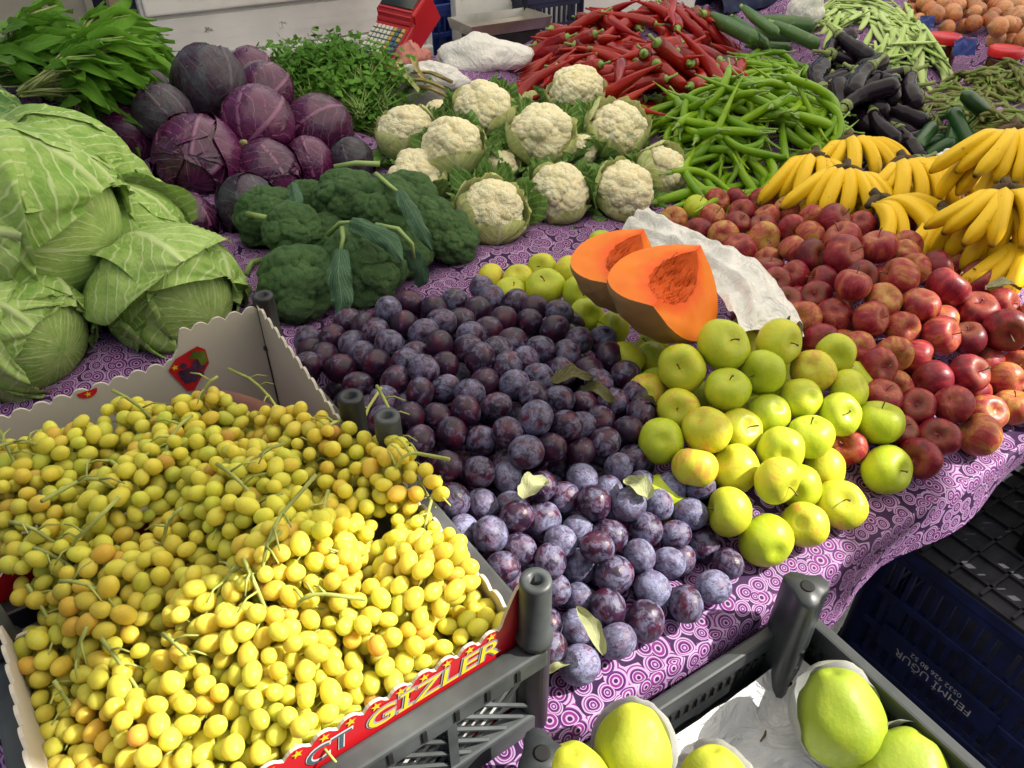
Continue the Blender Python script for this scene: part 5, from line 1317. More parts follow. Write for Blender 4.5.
bunches = [  # spine start (stem), spine end, half width m, tint, words
 ((15,470),(100,430),.040,'g','against the back board at the far left'), ((120,470),(60,420),.038,'g','along the back board, second from the left'), ((120,410),(225,455),.042,'g','behind, under the folded printed flap'),
 ((225,402),(165,425),.034,'g','right under the tall carton corner'), ((190,530),(120,575),.034,'a','at the left end of the starred board, half over it'), ((255,400),(330,455),.040,'a','beside the pink paper liner'), ((345,440),(285,440),.034,'a','against the black post of the back crate'),
 ((10,450),(40,520),.042,'g','at the left edge, with a thick forked stem'), ((200,440),(110,500),.040,'g','in the middle of the back carton'), ((290,470),(190,490),.042,'g','in front of the middle of the back carton'), ((90,545),(30,570),.036,'g','at the left edge, over the red starred board'),
 ((235,470),(160,520),.036,'a','just behind the red starred board'),
 ((40,560),(150,590),.040,'a','in front of the red starred board, at the left'), ((240,510),(160,570),.042,'a','with amber berries near the starred board'), ((225,490),(320,545),.044,'y','on top of the heap in the middle'), ((370,420),(330,520),.042,'y','below the two black posts'),
 ((380,410),(435,500),.038,'y','beside the plums, with a green hooked stem'), ((30,590),(90,680),.040,'a','low in the shade by the left board'), ((95,640),(40,740),.036,'a','lowest at the left, half buried'),
 ((110,655),(180,740),.044,'y','sunlit at the bottom left with a curled stem'), ((250,575),(150,625),.040,'a','half in shade, left of the middle'), ((250,580),(300,680),.046,'y','sunlit in the centre, hanging to the front'), ((330,500),(300,590),.042,'a','on the border between sun and shade'),
 ((440,480),(390,600),.044,'y','sunlit, under the long pale stem'), ((400,600),(460,540),.038,'y','sunlit, next to the right hand board'), ((360,590),(400,690),.046,'y','sunlit, behind the yellow lettering'), ((260,660),(330,740),.044,'y','sunlit, foremost in the middle'),
 ((500,600),(440,660),.034,'y','in the front right corner of the carton'), ((200,690),(260,760),.044,'y','at the bottom edge of the picture'), ((60,690),(110,765),.040,'a','in the shade at the bottom left'), ((330,610),(230,600),.038,'y','lying across the middle in half sun'),
 ((330,700),(390,735),.036,'y','touching the front board'), ((20,540),(110,545),.036,'g','lying over the red starred board at the left edge'), ((150,470),(230,400),.036,'g','between the pink paper and the middle of the back carton'), ((70,600),(160,585),.038,'a','under the starred board, second row from the left'),
 ((290,540),(220,650),.040,'a','in the half shade left of the centre'), ((430,540),(470,600),.034,'y','in the sun along the right hand board'), ((120,600),(60,640),.034,'a','in the shade above the left board'), ((170,650),(250,700),.038,'y','between the curled stem and the centre, sunlit'), ((380,640),(310,660),.036,'y','in front of the centre, sunlit, lying crosswise'), ((310,430),(260,480),.034,'g','shaded, left of the two black posts'), ((20,650),(30,720),.032,'a','squeezed against the left board'), ((450,630),(400,640),.030,'y','sunlit, just behind the last letters of the front board'), ((250,715),(190,740),.034,'y','at the bottom edge, right of the curled stem'), ((350,560),(300,520),.034,'a','just above the centre in the shade'), ((90,510),(160,470),.034,'g','behind the starred board, third from the left'), ((270,600),(350,650),.036,'y','in the very centre of the sunlit heap'), ((180,560),(240,580),.034,'a','in the shade between the starred board and the centre'), ((410,650),(330,680),.034,'y','sunlit, above the first letters of the front board'), ((30,610),(110,610),.034,'a','in the shade at the left edge, over the board'), ((420,480),(360,470),.032,'a','shaded, next to the plums and the posts')]
GP = np.zeros((0, 3))
rg = np.random.default_rng(5)
TINT = {'g': (.92, 1.0, .85, 1), 'a': (1.02, .96, .85, 1), 'y': (1.08, 1.06, .85, 1)}
RB = .0075
ZC = {}
for bi, (s0, s1, hw, tint, words) in enumerate(bunches):
    n_sp = 9; sp = []
    for t in np.linspace(0, 1, n_sp):
        u = s0[0]+(s1[0]-s0[0])*t; v = s0[1]+(s1[1]-s0[1])*t; sp.append(on_surf(u, v, g_surf))
    sp = np.array(sp); lift = random.uniform(-.018, .014); sp[:, 2] += lift-.030
    ctr = sp.mean(0); root = empty('grape_bunch', Matrix.Translation(Vector(ctr)))
    tag(root, 'bunch of yellow green grapes '+words, 'grape bunch', 'grape bunches in the cartons')
    got = []; n_before = len(GP); d0 = sp[-1]-sp[0]; L0 = np.linalg.norm(d0); d0 /= L0; side = np.cross(d0, (0, 0, 1)); side /= np.linalg.norm(side)
    for tr in range(2600):
        if len(got) >= 99: break
        t = rg.beta(1.3, 1.5)*1.14-.07; w = hw*.84*(.75+.35*math.sin(PI*min(1, max(0, t)*.8+.1))); 
        if t > 1: w *= .6
        q = math.sqrt(rg.uniform(0, 1)) if tr > 1500 else rg.uniform(.74, 1.06)
        a = rg.uniform(-.25, PI+.25)
        c = sp[0]+(sp[-1]-sp[0])*t; c[2] = np.interp(t, np.linspace(0, 1, n_sp), sp[:, 2])
        off = side*math.cos(a)*w*q+np.array((0, 0, 1))*math.sin(a)*(w*1.0)*q
        p = c+off
        e_, n_ = toENC(p)
        if not (FE0+.03 < e_ < FE1-(.034 if p[2] < .172 else .012) and (.040 if p[2] < .172 else .018) < n_ < .560): continue
        if abs(n_-.312) < .040 and p[2] < .150: continue
        if n_ > .545 and p[2] > .172: continue
        if (e_-(FE1-.052))*.185+(n_-.360)*.105 > -.0040: continue
        if len(GP) and (np.linalg.norm(GP-p, axis=1)).min() < RB*1.78: continue
        GP = np.vstack((GP, p)); got.append((p, off, t))
    if len(got) < 9: GP = GP[:n_before]; bpy.data.objects.remove(root); continue
    tintc = TINT[tint]; kb = rg.uniform(.88, 1.08)
    for (p, off, t) in got:
        outv = Vector(off)*.45+Vector(d0)*.022+Vector(rg.normal(0, .012, 3)); outv.normalize(); s = RB*rg.uniform(.82, 1.12)
        o = inst(GM, 'grape', TM(p-ctr, rot_to(-outv), (s, s, s*rg.uniform(.95, 1.1))), root)
        k = rg.uniform(.88, 1.1)*kb; o.color = (min(1.3, tintc[0]*k), tintc[1]*k*rg.uniform(.95, 1.04), tintc[2]*k, 1)
    mb = MB()
    top = sp.copy(); top[:, 2] += .006
    if toENC(ctr)[1] > .10: top[0] += np.array((0, 0, .046)); top[1] += np.array((0, 0, .044)); top[2] += np.array((0, 0, .037)); top[3] += np.array((0, 0, .022)); pre = top[0]-(d0*.034)+np.array((0, 0, .012))+side*rg.uniform(-.02, .02)
    pts = (np.vstack((pre[None], top)) if bi % 5 == 0 and toENC(ctr)[1] > .10 else top)-ctr
    mb.tube(pts, np.linspace(.0019, .0010, len(pts)), 7)
    for j in range(4 if toENC(ctr)[1] > .10 else 0):
        a = pts[1+j]; b = a+side*rg.choice([-1, 1])*rg.uniform(.008, .022)+np.array((0, 0, rg.uniform(-.006, .008)))+d0*.014; mb.tube([a, (a+b)/2+np.array((0, 0, .004)), b], [.0012, .0010, .0007], 5)
    for (p, off, t) in got[::2]:
        k = int(np.clip(t*(n_sp-1), 0, n_sp-1)); a = sp[k]-ctr+np.array((0, 0, .006)); b = p-ctr; b = a+(b-a)*.85; mb.tube([a, (a+b)/2+np.array((0, 0, .002)), b], [.0011, .0008, .0007], 4, cap=False)
    inst(mb.mesh('grape_stem', M['gtwig']), 'stem', None, root)
# long pale stems that stand out of the bunches
# ------------------------------------------------------------------ loose leaves among the fruit
for k, (u, v, z, L, ang, w, mat, lab) in enumerate([(572, 383, .155, .05, .3, .014, 'dryleaf', 'dark curled dry leaf lying on the shaded plums'), (637, 492, .095, .034, 2.2, .013, 'paleleaf', 'pale torn leaf on the sunlit plums near the yellow apples'), (534, 492, .12, .035, .8, .013, 'paleleaf', 'pale green leaf scrap among the plums near the sun border'),
        (590, 632, .055, .06, 1.9, .008, 'paleleaf', 'narrow twisted pale leaf hanging over the front plums'), (645, 407, .10, .03, .1, .010, 'dryleaf', 'small dry leaf between the plums and the yellow apples'), (1003, 290, .145, .06, .2, .009, 'dryleaf', 'olive leaf on a twig over the red apples at the right'), (555, 668, .03, .03, .5, .011, 'paleleaf', 'pale leaf tucked under the foremost plum'), (596, 398, .14, .04, -.5, .012, 'dryleaf', 'second dry leaf on the shaded plums, left of the yellow apples')]):
    p = P(u, v, z); d = np.array((math.cos(ang), math.sin(ang), -.15)); pts = [-d*L/2, np.array((0, 0, .012)), d*L/2]
    o = inst(strap_leaf('loose_leaf', pts, w, mat, curl=.5, seed=k+20, ruf=.2), 'loose_leaf', Matrix.Translation(Vector(p))); tag(o, lab, 'leaf')

# ------------------------------------------------------------------ leafy bundles
def spinach_mesh(seed):
    r = random.Random(seed); lv = []; st = MB(); lm = None
    mbl = MB()
    for k in range(46):
        a = r.gauss(0, .30 if seed < 2 else .85); rise = r.uniform(-.01, .10); Ls = r.uniform(.07, .12)+(.05 if seed < 2 else 0); L = r.uniform(.09, .17); tw = r.uniform(-1, 1)
        d = np.array((math.cos(a), math.sin(a), 0)); p0 = np.array((r.uniform(-.008, .008), r.uniform(-.016, .016), r.uniform(0, .022)))
        p1 = p0+d*Ls*.5+np.array((0, 0, rise*.5)); p2 = p0+d*Ls+np.array((0, 0, rise))
        st.tube([p0, p1, p2, p2+d*L*.5+np.array((0, 0, .01))], [.0032, .0028, .0024, .0012], 6)
        e = a+tw*.25; d2 = np.array((math.cos(e), math.sin(e), 0)); tip = p2+d2*L+np.array((r.uniform(-.05, .05), r.uniform(-.05, .05), r.uniform(-.10, .05)))
        me = strap_leaf('x', [p2-d*.02, p2+d*L*.4+np.array((0, 0, .022)), tip], r.uniform(.014, .025), 'spinach', up=(r.uniform(-1, 1), r.uniform(-1, 1), .8), curl=r.uniform(-.2, .7), seed=seed*50+k, nv=14, nu=7, ruf=.25)
        b = mbl.n; V = np.array([v.co for v in me.vertices]); UV = np.zeros((len(V), 2))
        for lp, u_ in zip(me.loops, me.uv_layers[0].data): UV[lp.vertex_index] = u_.uv
        mbl.add(V, [list(f.vertices) for f in me.polygons], UV); bpy.data.meshes.remove(me)
    st.tube([(.045, -.02, .01), (.047, 0, .03), (.045, .02, .01)], .004, 6)
    return mbl.mesh('spinach_leaves', M['spinach']), st.mesh('spinach_stems', M['root'])
SPN = [spinach_mesh(i) for i in range(4)]
sp_b = [((22, 96, .22), .35, 'spinach bunch at the left edge with thick pale stems'), ((50, 99, .20), .15, 'spinach bunch with a fan of cream coloured root ends facing the front'), ((80, 96, .14), .1, 'spinach bunch with stems just behind the top green cabbage'), ((2, 66, .25), .5, 'spinach bunch at the left edge further back'), ((40, 66, .27), .35, 'spinach bunch on top with one long arching leaf'),
        ((75, 60, .20), .25, 'spinach bunch behind with a broad leaf pointing right'), ((106, 78, .14), .25, 'spinach bunch whose leaves reach the blackish cabbages'), ((10, 42, .27), .6, 'spinach bunch at the back left against the truck'), ((60, 45, .22), .9, 'spinach bunch at the back in front of the beige panel'), ((-40, 75, .24), .3, 'spinach bunch cut by the left edge of the picture'), ((88, 112, .09), .1, 'spinach bunch lowest, next to the purple cabbage'), ((70, 112, .16), .1, 'spinach bunch underneath, behind the green cabbages')]
for k, ((u, v, z), yw, lab) in enumerate(sp_b):
    p = P(u, v, z); yw += random.uniform(-.5, .5) if k > 1 else 0; o = empty('spinach_bunch', TM(p-np.array((0, 0, .0 if k in (0, 1) else .03)), Matrix.Rotation(yw, 4, 'Z') @ Matrix.Rotation(.04, 4, 'Y'), .74)); tag(o, lab, 'spinach', 'spinach bunches'); a, b = SPN[k % 4]
    inst(a, 'leaves', None, o); inst(b, 'stems', None, o)
    for q in (.0, .1, .2): support(p+np.array((math.cos(yw)*q, math.sin(yw)*q, .0)), .05)
def parsley_mesh(seed):
    r = random.Random(seed); st = MB(); lf = MB()
    for k in range(66):
        a = r.gauss(0, .36); d = np.array((math.cos(a), math.sin(a), 0)); L = r.uniform(.12, .23); h = r.uniform(0, .09)
        p0 = np.array((r.uniform(-.02, .01), r.uniform(-.018, .018), r.uniform(-.005, .03))); p1 = p0+d*L*.5+np.array((0, 0, h*.55)); p2 = p0+d*L+np.array((0, 0, h))
        st.tube([p0, p1, p2], [.0022, .0017, .001], 5)
        for m in range(9):
            t = r.uniform(.42, 1.05); c = p0*(1-t)+p2*t+np.array((0, 0, .012*math.sin(PI*t)))+np.array([r.gauss(0, .017) for _ in range(3)])
            ax = Vector((r.gauss(d[0], .7), r.gauss(d[1], .7), r.gauss(.2, .6))).normalized(); nrm = Vector((r.gauss(0, .7), r.gauss(-.2, .7), 1)).normalized(); sd = ax.cross(nrm).normalized(); nrm = sd.cross(ax)
            s = r.uniform(.013, .021)
            for (rot, sc) in ((0, 1.1), (.85, .85), (-.85, .85)):
                dx = ax*math.cos(rot)+sd*math.sin(rot); dy = -ax*math.sin(rot)+sd*math.cos(rot)
                shp = [(0, 0, 0), (.35, .28, .05), (.62, .42, .0), (.72, .2, .06), (1.0, .22, -.06), (.92, 0, .03), (1.0, -.22, -.06), (.72, -.2, .06), (.62, -.42, 0), (.35, -.28, .05)]
                lf.add([tuple(Vector(c)+dx*x*s*sc+dy*y*s*sc+nrm*z*s) for x, y, z in shp], [(0, 1, 2, 3, 5), (3, 4, 5), (0, 5, 7, 8, 9), (5, 6, 7)], [(y, x) for x, y, z in shp])
    st.tube([(.03, -.018, .0), (.032, 0, .032), (.03, .018, .0)], .004, 6)
    return lf.mesh('parsley_leaves', M['parsley'], False), st.mesh('parsley_stems', M['gstem'])
PAR = [parsley_mesh(i) for i in range(4)]
pa_b = [((376, 118, .05), 2.15, 'parsley bunch with bright stem ends, foremost beside the cauliflowers'), ((358, 108, .09), 2.0, 'parsley bunch tied in the middle of the pile'), ((340, 116, .05), 2.2, 'parsley bunch behind the wide purple cabbage'), ((382, 100, .09), 1.9, 'parsley bunch at the right next to the cloudy bag'), ((310, 100, .09), 2.0, 'parsley bunch at the left against the red cabbages'), ((365, 82, .13), 2.0, 'parsley bunch topmost, below the red scale'), ((335, 78, .13), 2.1, 'parsley bunch at the back against the truck board'), ((300, 84, .09), 1.8, 'parsley bunch at the back left with one sprig apart'), ((388, 132, .03), 2.3, 'parsley stems lying lowest by the leftmost cauliflower')]
for k, ((u, v, z), yw, lab) in enumerate(pa_b):
    p = P(u, v, z); o = empty('parsley_bunch', TM(p-np.array((0, 0, .02)), Matrix.Rotation(yw, 4, 'Z') @ Matrix.Rotation(-.06, 4, 'Y'), .80)); tag(o, lab, 'parsley', 'parsley bunches'); a, b = PAR[k % 4]
    inst(a, 'leaves', None, o); inst(b, 'stems', None, o)
    for q in (.0, .1): support(p+np.array((math.cos(yw)*q, math.sin(yw)*q, 0)), .04)

# ------------------------------------------------------------------ crate of quinces in front of the stall
QZ = -.130
crate('fruit_crate', men(-.312, -.421, QZ), .397, .405, .115, .195, M['slate'], 'grey plastic crate with white paper and quinces, in front of the stall', 'crate', None, .0215, True, 'solid', False, ins=.047)
G = np.zeros((46, 46, 3))
for i in range(46):
    for j in range(46):
        a, b = i/45, j/45; e = -.312+.026+a*.345; n = -.425+.026+b*.355
        ed = max(0, (max(abs(a-.5), abs(b-.5))-.43)/.07); cr = mnoise.noise(Vector((a*5, b*5, 2)))*.010+abs(mnoise.noise(Vector((a*9+b*4, b*3-a*2, 7))))*.008
        G[i, j] = EN(e, n, QZ+.020+cr+.045*ed**1.5)
o = inst(MB().grid(G).mesh('paper_sheet', M['liner']), 'paper_liner'); tag(o, 'creased white paper lining the quince crate', 'paper')
def quince_mesh(seed):
    r = random.Random(seed); V = []; nu, nv = 36, 26
    for i in range(nv+1):
        th = PI*i/nv
        for j in range(nu):
            a = 2*PI*j/nu; rad = 1-.12*math.exp(-(th/.25)**2)-.2*math.exp(-((PI-th)/.22)**2); c = math.cos(th)
            rho = rad*math.sin(th)*(1-.16*c-.06*c*c+.035*math.cos(5*a+seed)*(1-.3*c)+.02*math.cos(3*a)); z = rad*c*1.12
            n_ = mnoise.noise(Vector((rho*math.cos(a)*1.5+seed*4, rho*math.sin(a)*1.5, z*1.5)))
            V.append((rho*math.cos(a)*(1+.05*n_), rho*math.sin(a)*(1+.05*n_), z+.05*n_))
    F = [(i*nu+j, (i+1)*nu+j, (i+1)*nu+(j+1) % nu, i*nu+(j+1) % nu) for i in range(nv) for j in range(nu)]
    return MB().add(V, F).mesh('quince_body', M['quince'], weld=True)
QM = [quince_mesh(i) for i in range(3)]
def wrap_mesh(openv, seed, cut=1.5):
    q = Vector((0, 0, 1)).rotation_difference(Vector(openv)).to_matrix(); nu, nv = 44, 18; G = np.zeros((nu, nv, 3))
    for i in range(nu):
        a = 2*PI*i/(nu-1)
        for j in range(nv):
            s = j/(nv-1); th = PI*.98-(PI*.98-cut-.16*mnoise.noise(Vector((math.cos(a)*2, math.sin(a)*2, seed))))*s
            r = 1.03+.02*s+.05*s**4+.05*mnoise.noise(Vector((math.cos(a)*3, math.sin(a)*3, s*3+seed)))+.03*abs(math.sin(a*7+seed))*s
            d = q @ Vector((math.sin(th)*math.cos(a), math.sin(th)*math.sin(a), math.cos(th))); G[i, j] = (d.x*r, d.y*r, d.z*r*1.1)
    return MB().grid(G).mesh('paper_wrap', M['paper'])
for k, (u, v, z, rp, ax, op, lab) in enumerate([(838, 715, -.03, 44, (-.15, -.9, -.1), (.25, -.1, -.95), 'quince half wrapped in white paper, nearest the crate post'), (903, 779, -.055, 46, (.4, -.8, 0), (-.05, -.25, -.97), 'quince in white paper at the bottom right of the crate'), (634, 747, .03, 39, (.1, -.9, 0), (-.35, -.2, -.9), 'quince with paper on its right side, at the left in the crate'), (714, 791, -.01, 40, (0, -.9, 0), (0, -.5, -.8), 'quince peeking in at the bottom edge, middle of the crate'), (572, 785, .035, 41, (0, -.8, -.3), (0, -.5, -.8), 'quince at the bottom edge beside the grape crate')]):
    p, r = pr(u, v, z, rp); o = inst(QM[k % 3], 'quince', TM(p, rot_to(idir(*ax), k), r)); tag(o, lab, 'quince', 'quinces wrapped in paper')
    if k != 4:
        Mi = (rot_to(idir(*ax), k)).inverted(); ov = Mi.to_3x3() @ Vector(idir(*op)); inst(wrap_mesh(ov, k+1), 'paper_wrap', None, o)
o = inst(MB().tube([(-.006, -.004, 0), (0, .002, .002), (.003, .008, 0)], [.001, .0016, .001], 6).mesh('twig_bit', M['twig']), 'twig', Matrix.Translation(Vector(P(765, 738, QZ+.030)))); tag(o, 'tiny brown twig lying on the white paper of the quince crate', 'twig')

# ------------------------------------------------------------------ blue crates on the ground
GZ = -.82
BE = .46
for k, (z, lab, gl) in enumerate([(GZ, 'dark blue slotted crate lowest under the stall front', 0), (GZ+.30, 'dark blue slotted crate upside down on top of the other, pale stencilled name', 1)]):
    c = crate('blue_crate', men(BE, -.52, z), .42, .62, .298, .296, M['blue'], lab, 'crate', 'blue crates stacked below the stall', .02, True, 'slots')
    if gl:
        mb = MB()
        mb.box((.21, .31, .301), (.415, .615, .008))
        for i in range(9): mb.box((.03+.045*i, .31, .308), (.005, .60, .006))
        for i in range(13): mb.box((.21, .02+.048*i, .3085), (.41, .005, .005))
        inst(mb.mesh('crate_bottom', simple('dusty_blue_plastic', (.025, .025, .035), .7, nscale=30, var=.6), False), 'bottom_grid', None, c)
        n_, z_ = hit_e(931, 682, BE-.004)
        c0 = MEN.inverted()
        for body, size, dz in (('FEHMİ UĞUR', .0225, 0), ('0532 426 80 52', .014, .018)):
            X = N3; Y = np.array((0, 0, -1.)); 
            Mw = Matrix.Translation(Vector(EN(BE-.0022, n_, z_+dz))) @ frame(X, Y, np.cross(X, Y)); Ml = men(BE, -.52, z).inverted() @ Mw
            inst(text_mesh(body, size, M['white_ink'], 0, 'stencil_text', 0, 1.0), 'stencil_text', Ml, c)
        pl = MB().box((-.0000, (n_+.52), z_-z+.008), (.004, .20, .052)); inst(pl.mesh('name_plate', M['blue'], False), 'name_plate', None, c)
c = crate('black_crate', men(.585, -.50, GZ+.614), .42, .46, .15, .19, M['black'], 'black crate with a few yellow fruit on the stacked blue crates, right edge', 'crate', None, .016, True, 'slots')
for k, (a, b) in enumerate([(.06, .30), (.12, .36), (.08, .40), (.2, .32), (.17, .41)]):
    o = inst(MESH['yellow_apple'][k % 4], 'yellow_apple', TM(EN(.585+a, -.50+b, GZ+.614+.045), rnd_rot(), .032)); tag(o, 'yellow fruit in the shadow inside the black crate', 'apple', 'yellow fruit in the black crate')

# ------------------------------------------------------------------ back of the stall: truck boards, scale, trays
NB = 2.33
eL, _ = hit_n(150, 50, NB); eR, _ = hit_n(432, 40, NB)
zz = [hit_n(250, v, NB)[1] for v in (70, 60, 50, 10, 5, -25)]
def board(name, e0, e1, n, z0, z1, ribs, mat, label, cat):
    root = empty(name, men(e0, n, z0)); tag(root, label, cat); L = e1-e0; H = z1-z0
    mb = MB().box((L/2, .02, H/2), (L, .03, H), .004); inst(mb.mesh('board_panel', M[mat], False), 'panel', None, root)
    mb = MB()
    for (za, zb, d) in ribs: mb.box((L/2, .0046-d/2, (za+zb)/2-z0), (L-.02, d, zb-za), min(.006, d*.3))
    mb.box((.012, .001, H/2), (.024, .010, H-.01), .002); mb.box((L-.012, .001, H/2), (.024, .010, H-.01), .002)
    inst(mb.mesh('board_ribs', M[mat], False), 'rib', None, root); return root
board('truck_side_board', eL, eR, NB, GZ+.35, zz[5]+.25, [(zz[0]-.09, zz[0], .035), (zz[1], zz[2], .02), (zz[3]+.014, zz[5]+.1, .022), (zz[2]+.006, zz[3], .008)], 'truck', 'long worn white truck side board with rust spots, behind the red cabbages', 'truck board')
e2a, _ = hit_n(456, 30, NB-.02); e2b, _ = hit_n(700, 10, NB-.02)
board('truck_side_board', e2a, e2b, NB-.02, GZ+.35, zz[5]+.25, [(zz[3]+.08, zz[5]+.1, .012)], 'truck', 'second worn white truck board, behind the steel tray', 'truck board')
e3a, _ = hit_n(-160, 10, NB+.45); e3b, _ = hit_n(96, 15, NB+.45)
board('truck_side_board', e3a, e3b, NB+.45, GZ+.35, zz[5]+.4, [(zz[3]+.05, zz[3]+.2, .02)], 'truck2', 'beige truck panel behind the spinach at the far left', 'truck board')
ew, zw = hit_n(118, 6, NB+.1)
o = inst(MB().box((0, 0, 0), (.055, .06, .26), .012).mesh('wood_block', M['wood'], False), 'wood_block', men(ew, NB+.1, zw+.09)); tag(o, 'pale wooden block in the dark gap left of the white truck board', 'wood block')
e4, z4 = hit_n(108, 30, NB+.25)
o = inst(MB().box((0, .2, 0), (1.2, .3, 1.5), .01).box((.1, -.02, -.1), (.5, .1, .5), .02).mesh('truck_shadow_side', M['navy'], False), 'truck_bed', men(e4+.2, NB+.6, z4-.3)); tag(o, 'dark truck bed showing in the gap between the boards', 'truck bed')
o = inst(MB().box((0, .2, 0), (3.6, .2, 1.7), .01).box((0, .05, .4), (3.55, .06, .1), .01).mesh('van_side', M['navy'], False), 'van', men(2.1, NB+.5, -.2)); tag(o, 'dark vehicle side behind the back of the stall', 'van')
# scale
X = np.array(idir(.86, .36, -.36)); Y = np.array(idir(.30, -.92, .25)); Y -= X*(X@Y); Y /= np.linalg.norm(Y); Zv = np.cross(X, Y)
pc = P(398, 35, .135); root = empty('weighing_scale', TM(pc, frame(X, Y, Zv), 1.15)); tag(root, 'red market scale with display and pale keypad, propped by the truck board', 'scale')
mb = MB(); prof = [(-.115, .030), (.012, .036), (.022, .060), (.115, .055), (.118, -.045), (-.115, -.035)]
hw = .062
V = [(-hw, y, z) for y, z in prof]+[(hw, y, z) for y, z in prof]; n6 = len(prof)
F = [(i, (i+1) % n6, n6+(i+1) % n6, n6+i) for i in range(n6)]+[tuple(range(n6))[::-1], tuple(range(n6, 2*n6))]
me = mb.add(V, F).mesh('scale_body', M['scale_red'], False)
bm = bmesh.new(); bm.from_mesh(me); bmesh.ops.recalc_face_normals(bm, faces=bm.faces); bmesh.ops.bevel(bm, geom=bm.edges[:], offset=.008, segments=3, affect='EDGES'); bm.to_mesh(me); bm.free()
inst(me, 'body', None, root)
inst(MB().box((0, .068, .0592), (.104, .062, .006), .002).mesh('display_panel', M['screen'], False), 'display', None, root)
mb = MB(); mb.box((-.004, -.050, .0335), (.104, .096, .003), .001, None, 2)
for i in range(8):
    for j in range(6):
        mi = 0 if i < 5 else (1 if (i == 5 or (i == 7 and j < 3)) else 2)
        mb.box((-.048+i*.0128, -.012-j*.0152, .0365), (.0095, .011, .004), .001, None, mi)
inst(mb.mesh('keypad', [M['key'], M['key2'], M['key3']], False), 'keypad', None, root)
inst(MB().box((.0632, -.04, .006), (.001, .042, .030)).mesh('label_sticker', M['kraftw'], False), 'label_sticker', None, root)
SUP.append((pc[0], pc[1], pc[2]-.11, .06))
# steel tray
pt = P(500, 26, .09); root = empty('steel_tray', TM(pt, MEN)); tag(root, 'shallow steel weighing tray behind the white plastic bag', 'tray')
mb = MB(); ou = [(-.16, -.085), (.16, -.085), (.16, .085), (-.16, .085)]
def rect(s, z): return [(x*s, y*s*(1.0), z) for x, y in ou]
R0 = [rect(1.0, .03), rect(.96, .03), rect(.90, .004), rect(.05, .002)]; V = sum(R0, []); F = []
for k in range(3):
    for i in range(4): F.append((k*4+i, k*4+(i+1) % 4, k*4+4+(i+1) % 4, k*4+4+i))
F.append((12, 13, 14, 15)); mb.add(V, F); R1 = rect(1.0, .03)+rect(.94, -.006); mb.add(R1, [(4+i, 4+(i+1) % 4, (i+1) % 4, i) for i in range(4)]+[(7, 6, 5, 4)])
inst(mb.mesh('tray_pan', M['steel'], False), 'pan', None, root)
inst(MB().box((0, 0, -.05), (.24, .13, .085), .01).mesh('tray_base', M['black'], False), 'base', None, root); SUP.append((pt[0], pt[1], -.005, .1))
# blue boxes at the back
for (u, v, z, sx, sy, sz, mt, lab) in [(434, 26, .07, .24, .12, .26, 'blue2', 'bright blue plastic crate standing behind the red scale'), (556, 10, .10, .27, .17, .20, 'navy', 'dark blue plastic crate at the back between the tray and the red peppers')]:
    p = P(u, v, z); e_, n_ = toEN(p)
    crate('plastic_crate', men(e_-sx/2, n_, z-sz*.75), sx, sy, sz, sz+.004, M[mt], lab, 'crate', None, .012, True, 'slots'); SUP.append((p[0], p[1], z-sz*.75-.003, .08))
p = P(752, -2, .14); G = np.zeros((40, 16, 3))
for i in range(40):
    for j in range(16):
        a, b = i/39-.5, j/15; th = b*PI
        G[i, j] = (a*.42, -.07*math.cos(th)+.012*mnoise.noise(Vector((a*9, b*4, 1))), .07*math.sin(th)+.012*mnoise.noise(Vector((a*12, b*5, 3)))-.02)
o = inst(MB().grid(G).mesh('folded_cloth', M['darkcloth']), 'cloth_bundle', TM(p, MEN)); tag(o, 'dark blue denim like cloth bundle behind the zucchini', 'cloth'); SUP.append((p[0], p[1], .10, .12))

# ------------------------------------------------------------------ the table and its cloth
tb = empty('stall_table', men(-2.6, .02, -.03)); tag(tb, 'wooden stall table hidden under the purple cloth', 'table')
inst(MB().box((3.3, 1.12, 0), (6.4, 2.2, .03), .003).mesh('table_board', M['wood'], False), 'board', None, tb)
for a in (.2, 2.2, 4.2, 6.3):
    for b in (.2, 2.1): inst(MB().box((a, b, (GZ+.03)/2-.01), (.06, .06, -(GZ+.03)-.02), .004).mesh('table_leg', M['wood'], False), 'leg', None, tb)
e_ = np.arange(-2.6, 3.8, .025); n_ = np.arange(.0, 2.26, .025)
EE, NN = np.meshgrid(e_, n_, indexing='ij'); XX = ORG[0]+EE*E3[0]+NN*N3[0]; YY = ORG[1]+EE*E3[1]+NN*N3[1]
cap_ = np.full(EE.shape, np.inf)
for (x, y, zb, r) in SUP:
    d = np.hypot(XX-x, YY-y); m = d < r*1.45
    under = zb+r-np.sqrt(np.clip(r*r-d*d, 0, None))*1.0
    cap_[m] = np.minimum(cap_[m], np.maximum(under, zb)[m])
Zc = np.where(np.isfinite(cap_), np.clip(cap_-.006, 0, None), 0.0)
for h in MOUNDS:
    i = ((XX-h.x0)/h.c).astype(int); j = ((YY-h.y0)/h.c).astype(int); ok = (i >= 0) & (i < h.nx) & (j >= 0) & (j < h.ny)
    b = np.zeros_like(Zc); b[ok] = h.base[i[ok], j[ok]]; Zc = np.where(b > 0, np.where(np.isfinite(cap_), np.minimum(np.maximum(Zc, b), np.maximum(0, cap_)), np.maximum(Zc, b)), Zc)
lim = np.where(np.isfinite(cap_), np.clip(cap_-.003, 0, None), np.inf)
for _ in range(8):
    Zc[1:-1, 1:-1] = (Zc[1:-1, 1:-1]*2+Zc[:-2, 1:-1]+Zc[2:, 1:-1]+Zc[1:-1, :-2]+Zc[1:-1, 2:])/6; Zc = np.minimum(Zc, lim)
